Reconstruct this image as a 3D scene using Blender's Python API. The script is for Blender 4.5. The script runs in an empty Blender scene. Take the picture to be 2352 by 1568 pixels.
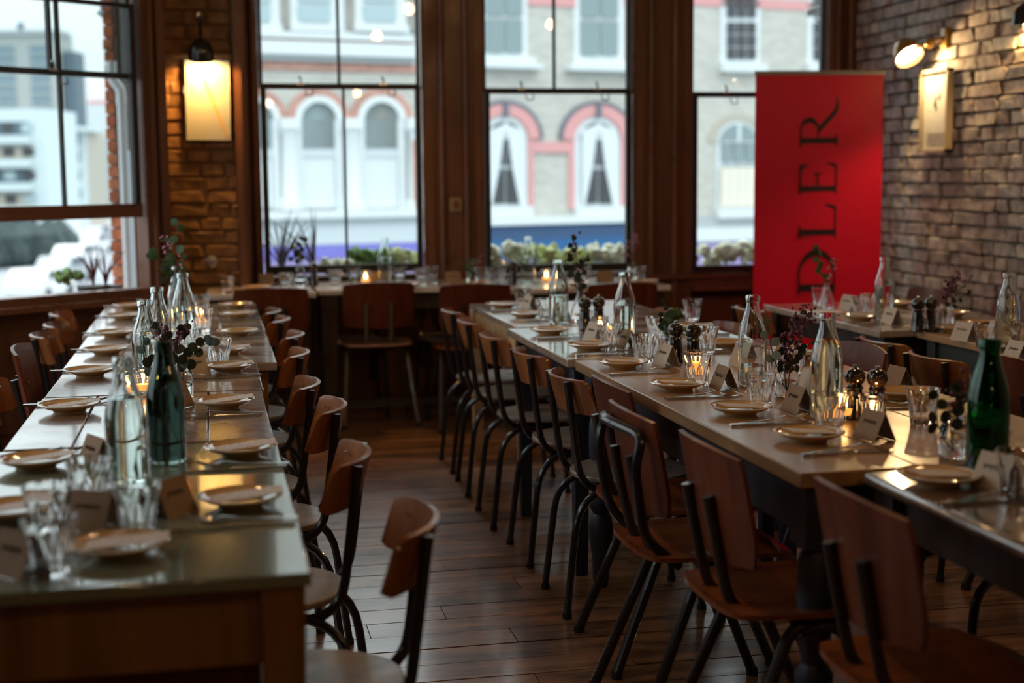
import bpy, bmesh, math, random
from mathutils import Vector, Matrix
random.seed(7)
sc = bpy.context.scene
COL = sc.collection
PI = math.pi
# ------------------------------------------------------------------ camera
F = 3267.0; EYE = 1.38
P_ = math.atan(384 / F)
CR = Matrix.Rotation(-math.radians(11.9), 3, 'Z') @ Matrix.Rotation(PI/2 - P_, 3, 'X') @ Matrix.Rotation(-.009, 3, 'Z')
CC = Vector((0, 0, EYE))
cam = bpy.data.cameras.new('camera'); camo = bpy.data.objects.new('camera', cam); COL.objects.link(camo)
camo.matrix_world = Matrix.Translation(CC) @ CR.to_4x4()
cam.sensor_width = 36; cam.lens = 36 * F / 2352; cam.clip_start = .05; cam.clip_end = 1000
cam.dof.use_dof = True; cam.dof.focus_distance = 4.15; cam.dof.aperture_fstop = 2.05
sc.camera = camo
# ------------------------------------------------------------------ light
sc.view_settings.view_transform = 'Standard'; sc.view_settings.look = 'None'
sc.view_settings.exposure = 0.72; sc.view_settings.gamma = 1; sc.view_settings.use_curve_mapping = False
w = bpy.data.worlds.new('overcast_sky'); sc.world = w; w.use_nodes = True
nt = w.node_tree; nt.nodes.clear()
wo = nt.nodes.new('ShaderNodeOutputWorld'); bg = nt.nodes.new('ShaderNodeBackground')
tc = nt.nodes.new('ShaderNodeTexCoord'); sx = nt.nodes.new('ShaderNodeSeparateXYZ'); rp = nt.nodes.new('ShaderNodeValToRGB')
nt.links.new(tc.outputs['Generated'], sx.inputs[0]); nt.links.new(sx.outputs['Z'], rp.inputs[0])
rp.color_ramp.elements[0].position = 0; rp.color_ramp.elements[0].color = (.215, .24, .25, 1)
rp.color_ramp.elements[1].position = 1; rp.color_ramp.elements[1].color = (.92, .98, 1.0, 1)
nt.links.new(rp.outputs[0], bg.inputs[0]); bg.inputs[1].default_value = 2.9
nt.links.new(bg.outputs[0], wo.inputs[0])

def ray(px, py): return CR @ Vector(((px - 1176) / F, -(py - 784) / F, -1))
def at(px, py, z):                                  # point on the horizontal plane z
    d = ray(px, py); return CC + d * ((z - EYE) / d.z)
def onp(px, py, p, n):                              # point on a vertical plane
    d = ray(px, py); n = Vector(n); return CC + d * (n.dot(Vector(p) - CC) / n.dot(d))
# ------------------------------------------------------------------ materials
def _new(name):
    m = bpy.data.materials.new(name); m.use_nodes = True
    n = m.node_tree; b = n.nodes['Principled BSDF']; return m, n, b
def plain(name, c, r=.5, metal=0, spec=.5, coat=0, noise=0, nscale=20, bump=0, emis=None, es=0):
    m, n, b = _new(name)
    b.inputs['Base Color'].default_value = (*c, 1); b.inputs['Roughness'].default_value = r
    b.inputs['Metallic'].default_value = metal; b.inputs['Specular IOR Level'].default_value = spec
    b.inputs['Coat Weight'].default_value = coat
    if emis: b.inputs['Emission Color'].default_value = (*emis, 1); b.inputs['Emission Strength'].default_value = es
    if noise or bump:
        t = n.nodes.new('ShaderNodeTexCoord'); q = n.nodes.new('ShaderNodeTexNoise'); q.inputs['Scale'].default_value = nscale
        q.inputs['Detail'].default_value = 5
        n.links.new(t.outputs['Object'], q.inputs['Vector'])
        if noise:
            cr = n.nodes.new('ShaderNodeValToRGB')
            cr.color_ramp.elements[0].position = .3; cr.color_ramp.elements[1].position = .7
            cr.color_ramp.elements[0].color = (*[x * (1 - noise) for x in c], 1)
            cr.color_ramp.elements[1].color = (*[min(1, x * (1 + noise)) for x in c], 1)
            n.links.new(q.outputs[0], cr.inputs[0]); n.links.new(cr.outputs[0], b.inputs['Base Color'])
        if bump:
            bp = n.nodes.new('ShaderNodeBump'); bp.inputs['Strength'].default_value = bump; bp.inputs['Distance'].default_value = .01
            n.links.new(q.outputs[0], bp.inputs['Height']); n.links.new(bp.outputs[0], b.inputs['Normal'])
    return m
def wood(name, c1, c2, r=.4, axis=0, sc_=1.0, coat=0, rnd=.25, bump=.15, rough_var=.15, pos=0, cr_=.12):
    """grain stretched along axis; per-object random value; worn roughness"""
    m, n, b = _new(name); N = n.nodes; L = n.links
    t = N.new('ShaderNodeTexCoord'); mp = N.new('ShaderNodeMapping'); oi = N.new('ShaderNodeObjectInfo')
    s = [22 * sc_] * 3; s[axis] = 1.6 * sc_
    mp.inputs['Scale'].default_value = s
    L.new(t.outputs['Object'], mp.inputs[0])
    ad = N.new('ShaderNodeVectorMath'); ad.operation = 'ADD'; mu = N.new('ShaderNodeMath'); mu.operation = 'MULTIPLY'; mu.inputs[1].default_value = 37
    L.new(oi.outputs['Random'], mu.inputs[0]); L.new(mp.outputs[0], ad.inputs[0]); L.new(mu.outputs[0], ad.inputs[1])
    q = N.new('ShaderNodeTexNoise'); q.inputs['Scale'].default_value = 1; q.inputs['Detail'].default_value = 6; q.inputs['Distortion'].default_value = .6
    L.new(ad.outputs[0], q.inputs['Vector'])
    cr = N.new('ShaderNodeValToRGB'); cr.color_ramp.elements[0].position = .32; cr.color_ramp.elements[1].position = .68
    cr.color_ramp.elements[0].color = (*c1, 1); cr.color_ramp.elements[1].color = (*c2, 1)
    L.new(q.outputs[0], cr.inputs[0])
    hs = N.new('ShaderNodeHueSaturation'); mr = N.new('ShaderNodeMapRange')
    mr.inputs['To Min'].default_value = 1 - rnd; mr.inputs['To Max'].default_value = 1 + rnd
    L.new(oi.outputs['Random'], mr.inputs[0]); L.new(mr.outputs[0], hs.inputs['Value']); L.new(cr.outputs[0], hs.inputs['Color'])
    if pos:
        q3 = N.new('ShaderNodeTexNoise'); q3.inputs['Scale'].default_value = 7; q3.inputs['Detail'].default_value = 9; q3.inputs['Roughness'].default_value = .75
        g3 = N.new('ShaderNodeNewGeometry'); m3 = N.new('ShaderNodeMapping'); m3.inputs['Scale'].default_value = (.35, 1.6, 1); L.new(g3.outputs['Position'], m3.inputs[0]); L.new(m3.outputs[0], q3.inputs['Vector'])
        c3 = N.new('ShaderNodeValToRGB'); c3.color_ramp.elements[0].position = .40; c3.color_ramp.elements[1].position = .56
        c3.color_ramp.elements[0].color = (.28, .24, .22, 1); c3.color_ramp.elements[1].color = (1, 1, 1, 1); L.new(q3.outputs[0], c3.inputs[0])
        x3 = N.new('ShaderNodeMixRGB'); x3.blend_type = 'MULTIPLY'; x3.inputs[0].default_value = .85; L.new(hs.outputs[0], x3.inputs[1]); L.new(c3.outputs[0], x3.inputs[2]); L.new(x3.outputs[0], b.inputs['Base Color'])
    else: L.new(hs.outputs[0], b.inputs['Base Color'])
    q2 = N.new('ShaderNodeTexNoise'); q2.inputs['Scale'].default_value = 5; q2.inputs['Detail'].default_value = 4
    if pos: ge = N.new('ShaderNodeNewGeometry'); q2.inputs['Scale'].default_value = 2.2; L.new(ge.outputs['Position'], q2.inputs['Vector'])
    else: L.new(t.outputs['Object'], q2.inputs['Vector'])
    m2 = N.new('ShaderNodeMapRange'); m2.inputs['From Min'].default_value = .35; m2.inputs['From Max'].default_value = .65
    m2.inputs['To Min'].default_value = max(.05, r - rough_var); m2.inputs['To Max'].default_value = r + rough_var
    L.new(q2.outputs[0], m2.inputs[0]); L.new(m2.outputs[0], b.inputs['Roughness'])
    b.inputs['Coat Weight'].default_value = coat; b.inputs['Coat Roughness'].default_value = cr_
    b.inputs['Coat IOR'].default_value = 1.6 if coat > .85 else 1.5
    bp = N.new('ShaderNodeBump'); bp.inputs['Strength'].default_value = bump; bp.inputs['Distance'].default_value = .004
    L.new(q.outputs[0], bp.inputs['Height']); L.new(bp.outputs[0], b.inputs['Normal'])
    return m
def varied(name, cols, r=.85, bump=.5, nscale=14, spec=.3):
    """colour picked per object from a ramp, mottled: bricks"""
    m, n, b = _new(name); N = n.nodes; L = n.links
    oi = N.new('ShaderNodeObjectInfo'); cr = N.new('ShaderNodeValToRGB'); cr.color_ramp.interpolation = 'LINEAR'
    e = cr.color_ramp.elements
    while len(e) < len(cols): e.new(.5)
    for i, c in enumerate(cols): e[i].position = i / (len(cols) - 1); e[i].color = (*c, 1)
    t = N.new('ShaderNodeTexCoord'); q = N.new('ShaderNodeTexNoise'); q.inputs['Scale'].default_value = nscale; q.inputs['Detail'].default_value = 6
    ge = N.new('ShaderNodeNewGeometry')
    L.new(ge.outputs['Position'], q.inputs['Vector'])
    L.new(oi.outputs['Random'], cr.inputs[0])
    mx = N.new('ShaderNodeMixRGB'); mx.blend_type = 'MULTIPLY'; mx.inputs[0].default_value = .8
    c2 = N.new('ShaderNodeValToRGB'); c2.color_ramp.elements[0].position = .3; c2.color_ramp.elements[1].position = .62
    c2.color_ramp.elements[0].color = (.35, .33, .32, 1); c2.color_ramp.elements[1].color = (1, 1, 1, 1)
    L.new(q.outputs[0], c2.inputs[0]); L.new(cr.outputs[0], mx.inputs[1]); L.new(c2.outputs[0], mx.inputs[2])
    L.new(mx.outputs[0], b.inputs['Base Color'])
    bp = N.new('ShaderNodeBump'); bp.inputs['Strength'].default_value = bump; bp.inputs['Distance'].default_value = .02
    L.new(q.outputs[0], bp.inputs['Height']); L.new(bp.outputs[0], b.inputs['Normal'])
    b.inputs['Roughness'].default_value = r; b.inputs['Specular IOR Level'].default_value = spec
    return m
def farbrick(name, c, mort):
    m, n, b = _new(name); N = n.nodes; L = n.links
    t = N.new('ShaderNodeTexCoord'); mp = N.new('ShaderNodeMapping'); mp.inputs['Rotation'].default_value = (PI/2, 0, 0)
    br = N.new('ShaderNodeTexBrick'); br.inputs['Scale'].default_value = 1; br.inputs['Brick Width'].default_value = .225; br.inputs['Row Height'].default_value = .075
    br.inputs['Mortar Size'].default_value = .008
    br.inputs['Color1'].default_value = (*c, 1); br.inputs['Color2'].default_value = (*[x * .8 for x in c], 1); br.inputs['Mortar'].default_value = (*mort, 1)
    L.new(t.outputs['Object'], mp.inputs[0]); L.new(mp.outputs[0], br.inputs[0]); L.new(br.outputs[0], b.inputs['Base Color'])
    b.inputs['Roughness'].default_value = .9; return m
def glass(name, c=(1, 1, 1), r=0.0, ior=1.46):
    m, n, b = _new(name)
    b.inputs['Base Color'].default_value = (*c, 1); b.inputs['Transmission Weight'].default_value = 1
    b.inputs['Roughness'].default_value = r; b.inputs['IOR'].default_value = ior; return m
def pane_mat(name):
    m = bpy.data.materials.new(name); m.use_nodes = True; n = m.node_tree; n.nodes.clear()
    o = n.nodes.new('ShaderNodeOutputMaterial'); mx = n.nodes.new('ShaderNodeMixShader'); tr = n.nodes.new('ShaderNodeBsdfTransparent')
    gl = n.nodes.new('ShaderNodeBsdfGlossy'); fr = n.nodes.new('ShaderNodeFresnel'); fr.inputs[0].default_value = 1.35
    tr.inputs[0].default_value = (.93, .96, .96, 1); gl.inputs['Roughness'].default_value = .02
    n.links.new(fr.outputs[0], mx.inputs[0]); n.links.new(tr.outputs[0], mx.inputs[1]); n.links.new(gl.outputs[0], mx.inputs[2]); n.links.new(mx.outputs[0], o.inputs[0])
    return m
def printed(name, base, ink, rows, cols_):
    """paper with rows of small print, on UV-free object coordinates"""
    m, n, b = _new(name); N = n.nodes; L = n.links
    t = N.new('ShaderNodeTexCoord'); sp = N.new('ShaderNodeSeparateXYZ'); L.new(t.outputs['Object'], sp.inputs[0])
    a = N.new('ShaderNodeMath'); a.operation = 'MULTIPLY'; a.inputs[1].default_value = rows; L.new(sp.outputs['Y'], a.inputs[0])
    f = N.new('ShaderNodeMath'); f.operation = 'FRACT'; L.new(a.outputs[0], f.inputs[0])
    g = N.new('ShaderNodeMath'); g.operation = 'GREATER_THAN'; g.inputs[1].default_value = .55; L.new(f.outputs[0], g.inputs[0])
    q = N.new('ShaderNodeTexNoise'); q.inputs['Scale'].default_value = cols_; L.new(t.outputs['Object'], q.inputs['Vector'])
    h = N.new('ShaderNodeMath'); h.operation = 'GREATER_THAN'; h.inputs[1].default_value = .52; L.new(q.outputs[0], h.inputs[0])
    k = N.new('ShaderNodeMath'); k.operation = 'MULTIPLY'; L.new(g.outputs[0], k.inputs[0]); L.new(h.outputs[0], k.inputs[1])
    mx = N.new('ShaderNodeMixRGB'); mx.inputs[1].default_value = (*base, 1); mx.inputs[2].default_value = (*ink, 1); L.new(k.outputs[0], mx.inputs[0])
    L.new(mx.outputs[0], b.inputs['Base Color']); b.inputs['Roughness'].default_value = .8; return m
MT = dict(
 floor=wood('floorboard_wood', (.19, .085, .038), (.52, .26, .125), r=.34, axis=0, sc_=.8, rnd=.25, bump=.35, rough_var=.08, pos=1, coat=.84, cr_=.15),
 subfloor=plain('subfloor_dark', (.012, .008, .006), .9),
 ceiling=plain('ceiling_cream', (.30, .25, .18), .9),
 wall=plain('wall_brown_plaster', (.05, .03, .018), .8, noise=.2, nscale=3),
 mortar=plain('mortar', (.30, .27, .22), .95, noise=.3, nscale=12),
 mortar_dark=plain('mortar_dark', (.11, .06, .03), .95),
 brick=varied('old_stock_brick', [(.34, .28, .26), (.62, .56, .50), (.50, .41, .37), (.56, .46, .43), (.68, .64, .57), (.36, .33, .33)]),
 brick_dark=varied('brown_glazed_brick', [(.20, .105, .045), (.25, .13, .055), (.17, .09, .04), (.22, .12, .05)], r=.55),
 brick_orange=varied('orange_brick', [(.60, .19, .09), (.52, .16, .08), (.66, .24, .13)], bump=.2),
 joinery=wood('window_joinery_brown', (.095, .035, .016), (.185, .074, .036), r=.42, axis=2, sc_=.5, rnd=.1, bump=.05),
 joinery_h=wood('window_joinery_brown_rail', (.095, .035, .016), (.185, .074, .036), r=.32, axis=0, sc_=.5, rnd=.1, bump=.05),
 bar=plain('dark_glazing_bar', (.018, .014, .013), .45),
 pane=pane_mat('window_pane'),
 black=plain('black_tube_enamel', (.012, .011, .013), .28, coat=.3),
 browntube=plain('brown_tube_enamel', (.022, .014, .012), .35, coat=.2),
 olive=plain('olive_tube_enamel', (.09, .07, .035), .35, coat=.2),
 rubber=plain('black_rubber', (.01, .01, .01), .7),
 steel=plain('brushed_steel', (.55, .54, .52), .22, metal=1),
 rivet=plain('rivet_steel', (.6, .57, .5), .3, metal=1),
 backA=wood('orange_varnished_ply', (.15, .045, .011), (.27, .092, .026), r=.34, axis=2, sc_=.8, coat=.35, rnd=.3, bump=.05),
 backB=wood('red_brown_ply', (.085, .018, .006), (.145, .034, .010), r=.42, axis=2, sc_=.7, coat=.08, rnd=.2, bump=.04),
 seatA=wood('worn_pale_ply_seat', (.17, .125, .095), (.32, .26, .21), r=.36, axis=1, sc_=.7, coat=.1, rnd=.15, bump=.1),
 seatB=wood('red_ply_seat', (.15, .036, .010), (.25, .070, .020), r=.27, axis=1, sc_=.7, coat=.4, rnd=.15, bump=.04),
 seatP=wood('pink_brown_seat', (.30, .14, .09), (.42, .22, .15), r=.35, axis=1, coat=.2),
 tabdark=wood('dark_worn_table_wood', (.11, .062, .042), (.23, .145, .10), r=.30, axis=0, sc_=.7, coat=1, rnd=.12, bump=.06, cr_=.10),
 tablong=wood('rustic_plank_top', (.26, .135, .055), (.48, .28, .135), r=.40, axis=1, sc_=.5, coat=.6, rnd=.10, bump=.10, rough_var=.08, cr_=.2),
 tabgreen=plain('green_grey_enamel_top', (.16, .19, .145), .13, coat=.6, spec=.6),
 tabpale=wood('pale_pine', (.42, .26, .12), (.60, .40, .20), r=.4, axis=0, sc_=.4, rnd=.1),
 tabtop2=wood('grey_brown_table_top', (.28, .22, .17), (.46, .38, .31), r=.25, axis=0, sc_=.5, coat=1, rnd=.1, cr_=.09, bump=.05),
 darkwood=wood('near_black_wood', (.022, .013, .010), (.045, .026, .018), r=.4, axis=2, rnd=.1, coat=.15),
 midwood=wood('brown_table_frame', (.13, .055, .020), (.26, .12, .045), r=.45, axis=2, sc_=.5, rnd=.1),
 tabwhite=wood('daylit_pale_table_top', (.50, .45, .39), (.66, .61, .54), r=.3, axis=0, sc_=.4, coat=.8, rnd=.05),  # paled so the top colour carries the daylight from the windows
 navy=plain('dark_navy_paint', (.022, .022, .035), .5),
 greenp=plain('dark_green_grey_paint', (.055, .065, .055), .5),
 plate=plain('mustard_glaze', (.55, .32, .12), .12, coat=.5),
 plate_rim=plain('cream_glaze', (.62, .56, .47), .12, coat=.5),
 glass=glass('clear_glass'), bottle=glass('pale_aqua_glass', (.93, .99, .975)), green=glass('green_bottle_glass', (.03, .26, .11)),
 darkglass=glass('smoky_green_glass', (.17, .23, .21)),
 water=glass('water', (.97, .99, .96), ior=1.33),
 milk=plain('white_marble', (.75, .75, .75), .3),
 mill=plain('black_lacquer_wood', (.010, .007, .006), .10, coat=.8),
 card=plain('kraft_card', (.27, .175, .105), .85, noise=.06, nscale=60),
 cardw=plain('pale_kraft_card', (.50, .42, .34), .85),
 menu=printed('printed_menu_paper', (.66, .60, .56), (.10, .08, .08), 90, 260),
 ink=plain('black_ink', (.01, .01, .012), .7),
 wax=plain('candle_wax', (.85, .55, .25), .5, emis=(1, .35, .06), es=.8),
 flame=plain('candle_flame', (1, .6, .2), .5, emis=(1, .62, .22), es=18),
 leaf=plain('eucalyptus_leaf', (.045, .11, .045), .5, noise=.3, nscale=40),
 leafdk=plain('dark_leaf', (.018, .035, .018), .5),
 leafgrey=plain('silver_leaf', (.20, .25, .22), .5),
 stem=plain('flower_stem', (.06, .07, .03), .6),
 petal=plain('dusky_purple_petal', (.15, .045, .09), .7), pink=plain('pink_petal', (.50, .22, .34), .7),
 white_petal=plain('cream_petal', (.75, .76, .60), .7, noise=.2, nscale=12), yellow=plain('lime_flower', (.60, .65, .30), .7, noise=.2, nscale=12),
 red=plain('red_banner_vinyl', (.62, .0, .034), .42, noise=.06, nscale=1.2), letter=plain('black_print', (.012, .004, .008), .5),
 alu=plain('grey_aluminium', (.30, .29, .29), .35, metal=.8),
 lampblack=plain('black_lamp_enamel', (.015, .014, .014), .2, coat=.4),
 brass=plain('ochre_lamp_enamel', (.40, .22, .04), .28, metal=.3, coat=.4),
 bulb=plain('lit_bulb', (1, .9, .7), .5, emis=(1, .83, .50), es=30),
 bulbw=plain('lit_lamp_face', (1, .95, .8), .5, emis=(1, .86, .62), es=9),
 print_=plain('parchment_print', (.36, .39, .40), .75), printline=plain('faint_line', (.45, .33, .16), .8),
 frame=plain('pale_picture_frame', (.40, .33, .24), .5), paper=plain('picture_paper', (.55, .55, .52), .6),
 stucco=plain('white_stucco', (.62, .66, .67), .8), cornice=plain('pale_stone', (.52, .57, .60), .8), greystone=plain('grey_stone', (.36, .39, .40), .8),
 stock=farbrick('stock_brick_far', (.50, .48, .43), (.54, .53, .50)), pinkb=plain('pink_painted_brick', (.62, .30, .30), .8),
 redb=plain('red_rubbed_brick', (.46, .25, .20), .8, noise=.2, nscale=6), darkb=plain('blue_engineering_brick', (.13, .14, .17), .7),
 greyb=farbrick('grey_brick_far', (.30, .28, .25), (.34, .33, .31)),
 fglass=plain('far_window_glass', (.22, .28, .29), .1), fglassd=plain('far_window_dark', (.05, .055, .06), .1), fglassl=plain('far_window_blind', (.36, .46, .49), .3),
 curtain=plain('net_curtain', (.62, .66, .68), .9), wframe=plain('white_window_paint', (.66, .70, .72), .5), mauve=plain('mauve_bar', (.50, .47, .54), .6),
 board=plain('cream_shutter', (.72, .65, .54), .8), navyf=plain('blue_fascia', (.03, .075, .17), .5), blue2=plain('bright_blue_fascia', (.01, .09, .24), .5),
 purple=plain('purple_fascia', (.30, .24, .48), .5), violet=plain('blue_violet_fascia', (.17, .16, .52), .5),
 shop=plain('shopfront_dark', (.07, .08, .09), .4), road=plain('pale_asphalt', (.22, .25, .27), .8, noise=.1, nscale=.3),
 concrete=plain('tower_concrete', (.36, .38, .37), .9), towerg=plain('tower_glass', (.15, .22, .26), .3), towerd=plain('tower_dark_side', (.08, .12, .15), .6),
 balc=plain('white_balcony', (.55, .63, .65), .8), beige=plain('beige_render', (.42, .39, .33), .9), hedge=plain('dark_hedge', (.03, .05, .05), .9, noise=.4, nscale=2),
 carw=plain('white_car_paint', (.62, .66, .68), .3, coat=.5), carg=plain('grey_car_paint', (.28, .32, .35), .3, coat=.5), carglass=plain('car_glass', (.03, .04, .05), .1),
 bush=plain('green_bush', (.16, .28, .09), .8, noise=.4, nscale=30), dracaena=plain('red_cordyline', (.16, .045, .05), .6), planter=plain('dark_planter', (.03, .035, .035), .6),
 cordy=plain('bronze_cordyline', (.10, .07, .09), .6), apron=plain('light_switch_white', (.30, .20, .12), .5),
)
for k_ in ('backB', 'seatB', 'backA'): MT[k_].node_tree.nodes['Principled BSDF'].inputs['Specular IOR Level'].default_value = .22
# ------------------------------------------------------------------ mesh helpers
def emp(name, label, cat, loc=(0, 0, 0), rz=0, group=None, kind=None):
    o = bpy.data.objects.new(name, None); COL.objects.link(o); o.empty_display_size = .05
    o.location = loc; o.rotation_euler = (0, 0, rz)
    if label: o['label'] = label
    if cat: o['category'] = cat
    if group: o['group'] = group
    if kind: o['kind'] = kind
    return o
def ob(name, bm, mat, parent=None, smooth=35, label=None, cat=None, group=None, kind=None, loc=None, rz=None, bevel=0):
    if isinstance(bm, bmesh.types.BMesh):
        bmesh.ops.recalc_face_normals(bm, faces=bm.faces)
        me = bpy.data.meshes.new(name); bm.to_mesh(me); bm.free()
        for p in me.polygons: p.use_smooth = True
        me.set_sharp_from_angle(angle=math.radians(smooth))
        me.materials.append(MT[mat] if isinstance(mat, str) else mat)
    else: me = bm
    o = bpy.data.objects.new(name, me); COL.objects.link(o)
    if parent is not None: o.parent = parent
    if loc is not None: o.location = loc
    if rz is not None: o.rotation_euler = (0, 0, rz)
    if label: o['label'] = label
    if cat: o['category'] = cat
    if group: o['group'] = group
    if kind: o['kind'] = kind
    if bevel:
        b = o.modifiers.new('bevel', 'BEVEL'); b.width = bevel; b.segments = 2; b.limit_method = 'ANGLE'
    return o
def dup(o, parent=None, loc=None, rz=None, label=None):
    c = o.copy(); COL.objects.link(c)
    if parent is not None: c.parent = parent
    if loc is not None: c.location = loc
    if rz is not None: c.rotation_euler = (c.rotation_euler[0], c.rotation_euler[1], rz)
    if label: c['label'] = label
    for ch in o.children: dup(ch, c)
    return c
def B(): return bmesh.new()
def box(bm, c, s, rz=0, M=None):
    m = Matrix.Translation(Vector(c)) @ Matrix.Rotation(rz, 4, 'Z') @ Matrix.Diagonal((*s, 1))
    if M: m = M @ m
    bmesh.ops.create_cube(bm, size=1, matrix=m); return bm
def tube(bm, pts, r, n=8, cap=True):
    pts = [Vector(p) for p in pts]
    rs = r if isinstance(r, (list, tuple)) else [r] * len(pts)
    rings = []; up = None
    for i, p in enumerate(pts):
        d = (pts[min(i + 1, len(pts) - 1)] - pts[max(i - 1, 0)]).normalized()
        if up is None: up = d.orthogonal().normalized()
        else:
            up = (up - d * up.dot(d)); up = up.normalized() if up.length > 1e-6 else d.orthogonal().normalized()
        s = d.cross(up)
        rings.append([bm.verts.new(p + (up * math.cos(a) + s * math.sin(a)) * rs[i]) for a in [2 * PI * k / n for k in range(n)]])
    for a, b in zip(rings, rings[1:]):
        for k in range(n): bm.faces.new((a[k], a[(k + 1) % n], b[(k + 1) % n], b[k]))
    if cap: bm.faces.new(rings[0][::-1]); bm.faces.new(rings[-1])
    return bm
def fillet(pts, r, n=4):
    """round the inner corners of a polyline"""
    pts = [Vector(p) for p in pts]; out = [pts[0]]
    for a, b, c in zip(pts, pts[1:], pts[2:]):
        d1 = (a - b); d2 = (c - b); q = min(r, d1.length * .48, d2.length * .48)
        p1 = b + d1.normalized() * q; p2 = b + d2.normalized() * q
        for k in range(n + 1):
            t = k / n; out.append(p1 * (1 - t) ** 2 + b * 2 * t * (1 - t) + p2 * t * t)
    out.append(pts[-1]); return out
def lathe(bm, prof, n=24, c=(0, 0, 0), fn=None):
    c = Vector(c); rings = []
    for j, (r, z) in enumerate(prof):
        if r < 1e-5: rings.append([bm.verts.new(c + Vector((0, 0, z)))]); continue
        rings.append([bm.verts.new(c + Vector((math.cos(2*PI*k/n), math.sin(2*PI*k/n), 0)) * (r * (fn(j, 2*PI*k/n) if fn else 1)) + Vector((0, 0, z))) for k in range(n)])
    for a, b in zip(rings, rings[1:]):
        if len(a) == 1 and len(b) == 1: continue
        for k in range(n):
            k2 = (k + 1) % n
            if len(a) == 1: bm.faces.new((a[0], b[k2], b[k]))
            elif len(b) == 1: bm.faces.new((a[k], a[k2], b[0]))
            else: bm.faces.new((a[k], a[k2], b[k2], b[k]))
    return bm
def prism(bm, poly, z0, z1, M=None):
    a = [bm.verts.new((x, y, z0)) for x, y in poly]; b = [bm.verts.new((x, y, z1)) for x, y in poly]
    if M:
        for v in a + b: v.co = M @ v.co
    bm.faces.new(a[::-1]); bm.faces.new(b)
    n = len(poly)
    for k in range(n): bm.faces.new((a[k], a[(k+1) % n], b[(k+1) % n], b[k]))
    return bm
def sheet(bm, f, nu, nv, th):
    """grid surface f(u,v) -> Vector, thickened along its normal by th"""
    e = 1e-3; top = []; bot = []
    for i in range(nu + 1):
        r1 = []; r2 = []
        for j in range(nv + 1):
            u, v = i / nu, j / nv; p = f(u, v)
            nrm = (f(u + e, v) - f(u - e, v)).cross(f(u, v + e) - f(u, v - e)).normalized()
            r1.append(bm.verts.new(p + nrm * th / 2)); r2.append(bm.verts.new(p - nrm * th / 2))
        top.append(r1); bot.append(r2)
    for i in range(nu):
        for j in range(nv):
            bm.faces.new((top[i][j], top[i+1][j], top[i+1][j+1], top[i][j+1]))
            bm.faces.new((bot[i][j], bot[i][j+1], bot[i+1][j+1], bot[i+1][j]))
    for i in range(nu):
        bm.faces.new((top[i][0], bot[i][0], bot[i+1][0], top[i+1][0])); bm.faces.new((top[i][nv], top[i+1][nv], bot[i+1][nv], bot[i][nv]))
    for j in range(nv):
        bm.faces.new((top[0][j], top[0][j+1], bot[0][j+1], bot[0][j])); bm.faces.new((top[nu][j], bot[nu][j], bot[nu][j+1], top[nu][j+1]))
    return bm
def superell(a, b, n=32, e=2.6, taper=0):
    out = []
    for k in range(n):
        t = 2 * PI * k / n; cx, sy = math.cos(t), math.sin(t)
        x = a * math.copysign(abs(cx) ** (2 / e), cx); y = b * math.copysign(abs(sy) ** (2 / e), sy)
        out.append((x * (1 + taper * y / b), y))
    return out
def blob(bm, c, r, sub=1, jit=.25, sq=(1, 1, 1)):
    g = bmesh.ops.create_icosphere(bm, subdivisions=sub, radius=r, matrix=Matrix.Translation(Vector(c)))
    for v in g['verts']:
        d = v.co - Vector(c); v.co = Vector(c) + Vector((d.x * sq[0], d.y * sq[1], d.z * sq[2])) * (1 + random.uniform(-jit, jit))
    return bm
def leafq(bm, c, r, nrm, dirn, asp=1.0):
    """round or long leaf: little domed disc"""
    nrm = Vector(nrm).normalized(); d = Vector(dirn); d = (d - nrm * d.dot(nrm)); d = d.normalized() if d.length > 1e-4 else nrm.orthogonal().normalized()
    s = nrm.cross(d); c = Vector(c); n = 9
    for off in (0, -.0012):
        cv = bm.verts.new(c + d * r + nrm * (r * .15 + off))
        rim = [bm.verts.new(c + d * r * (1 + math.cos(t)) + s * (r * asp * math.sin(t)) + nrm * off) for t in [2 * PI * k / n for k in range(n)]]
        for k in range(n):
            f = (cv, rim[k], rim[(k + 1) % n]); bm.faces.new(f if off == 0 else f[::-1])
    return bm
# ------------------------------------------------------------------ the room
YB = 8.58                                     # back wall (windows 2, 3, 4)
XR = 4.085                                    # right brick wall
XL = -1.95
YBK = -3.2
ZC = 3.3
def X8(px, py=400): return onp(px, py, (0, YB, 0), (0, 1, 0)).x
def Z8(px, py): return onp(px, py, (0, YB, 0), (0, 1, 0)).z
# floor: boards run left to right
floor = emp('floor', None, None, kind='structure')
ob('subfloor', box(B(), ((XL + XR) / 2, 2.7, -.05), (XR - XL + .4, 12.4, .04)), 'subfloor', floor)
W_ = .135; yb = .9; nb = 0
while yb < 8.45:
    x = XL; segs = []
    while x < XR:
        L_ = random.uniform(2.2, 3.6)
        x2 = min(x + L_, XR)
        if XR - x2 < .6: x2 = XR
        segs.append((x, x2)); x = x2
    for (a, b_) in segs:
        bm = box(B(), (0, 0, 0), (b_ - a - .003, W_ - .004 - random.uniform(0, .002), .03))
        for v in bm.verts:
            if v.co.z > 0: v.co.z += random.uniform(-.0007, .0007)
        ob('floorboard', bm, 'floor', floor, loc=((a + b_) / 2, yb + W_ / 2, -.0155 - random.uniform(0, .0012)))
        nb += 1
    yb += W_
bm = B()
y = YBK
while y < .9:
    box(bm, ((XL + XR) / 2, y + W_ / 2, -.016), (XR - XL, W_ - .004, .03)); y += W_
ob('board_area_behind', bm, 'floor', floor, kind='stuff')
ceil = ob('ceiling', box(B(), ((XL + XR) / 2, 2.8, ZC + .05), (XR - XL + .6, 12.6, .1)), 'ceiling', kind='structure')
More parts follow.
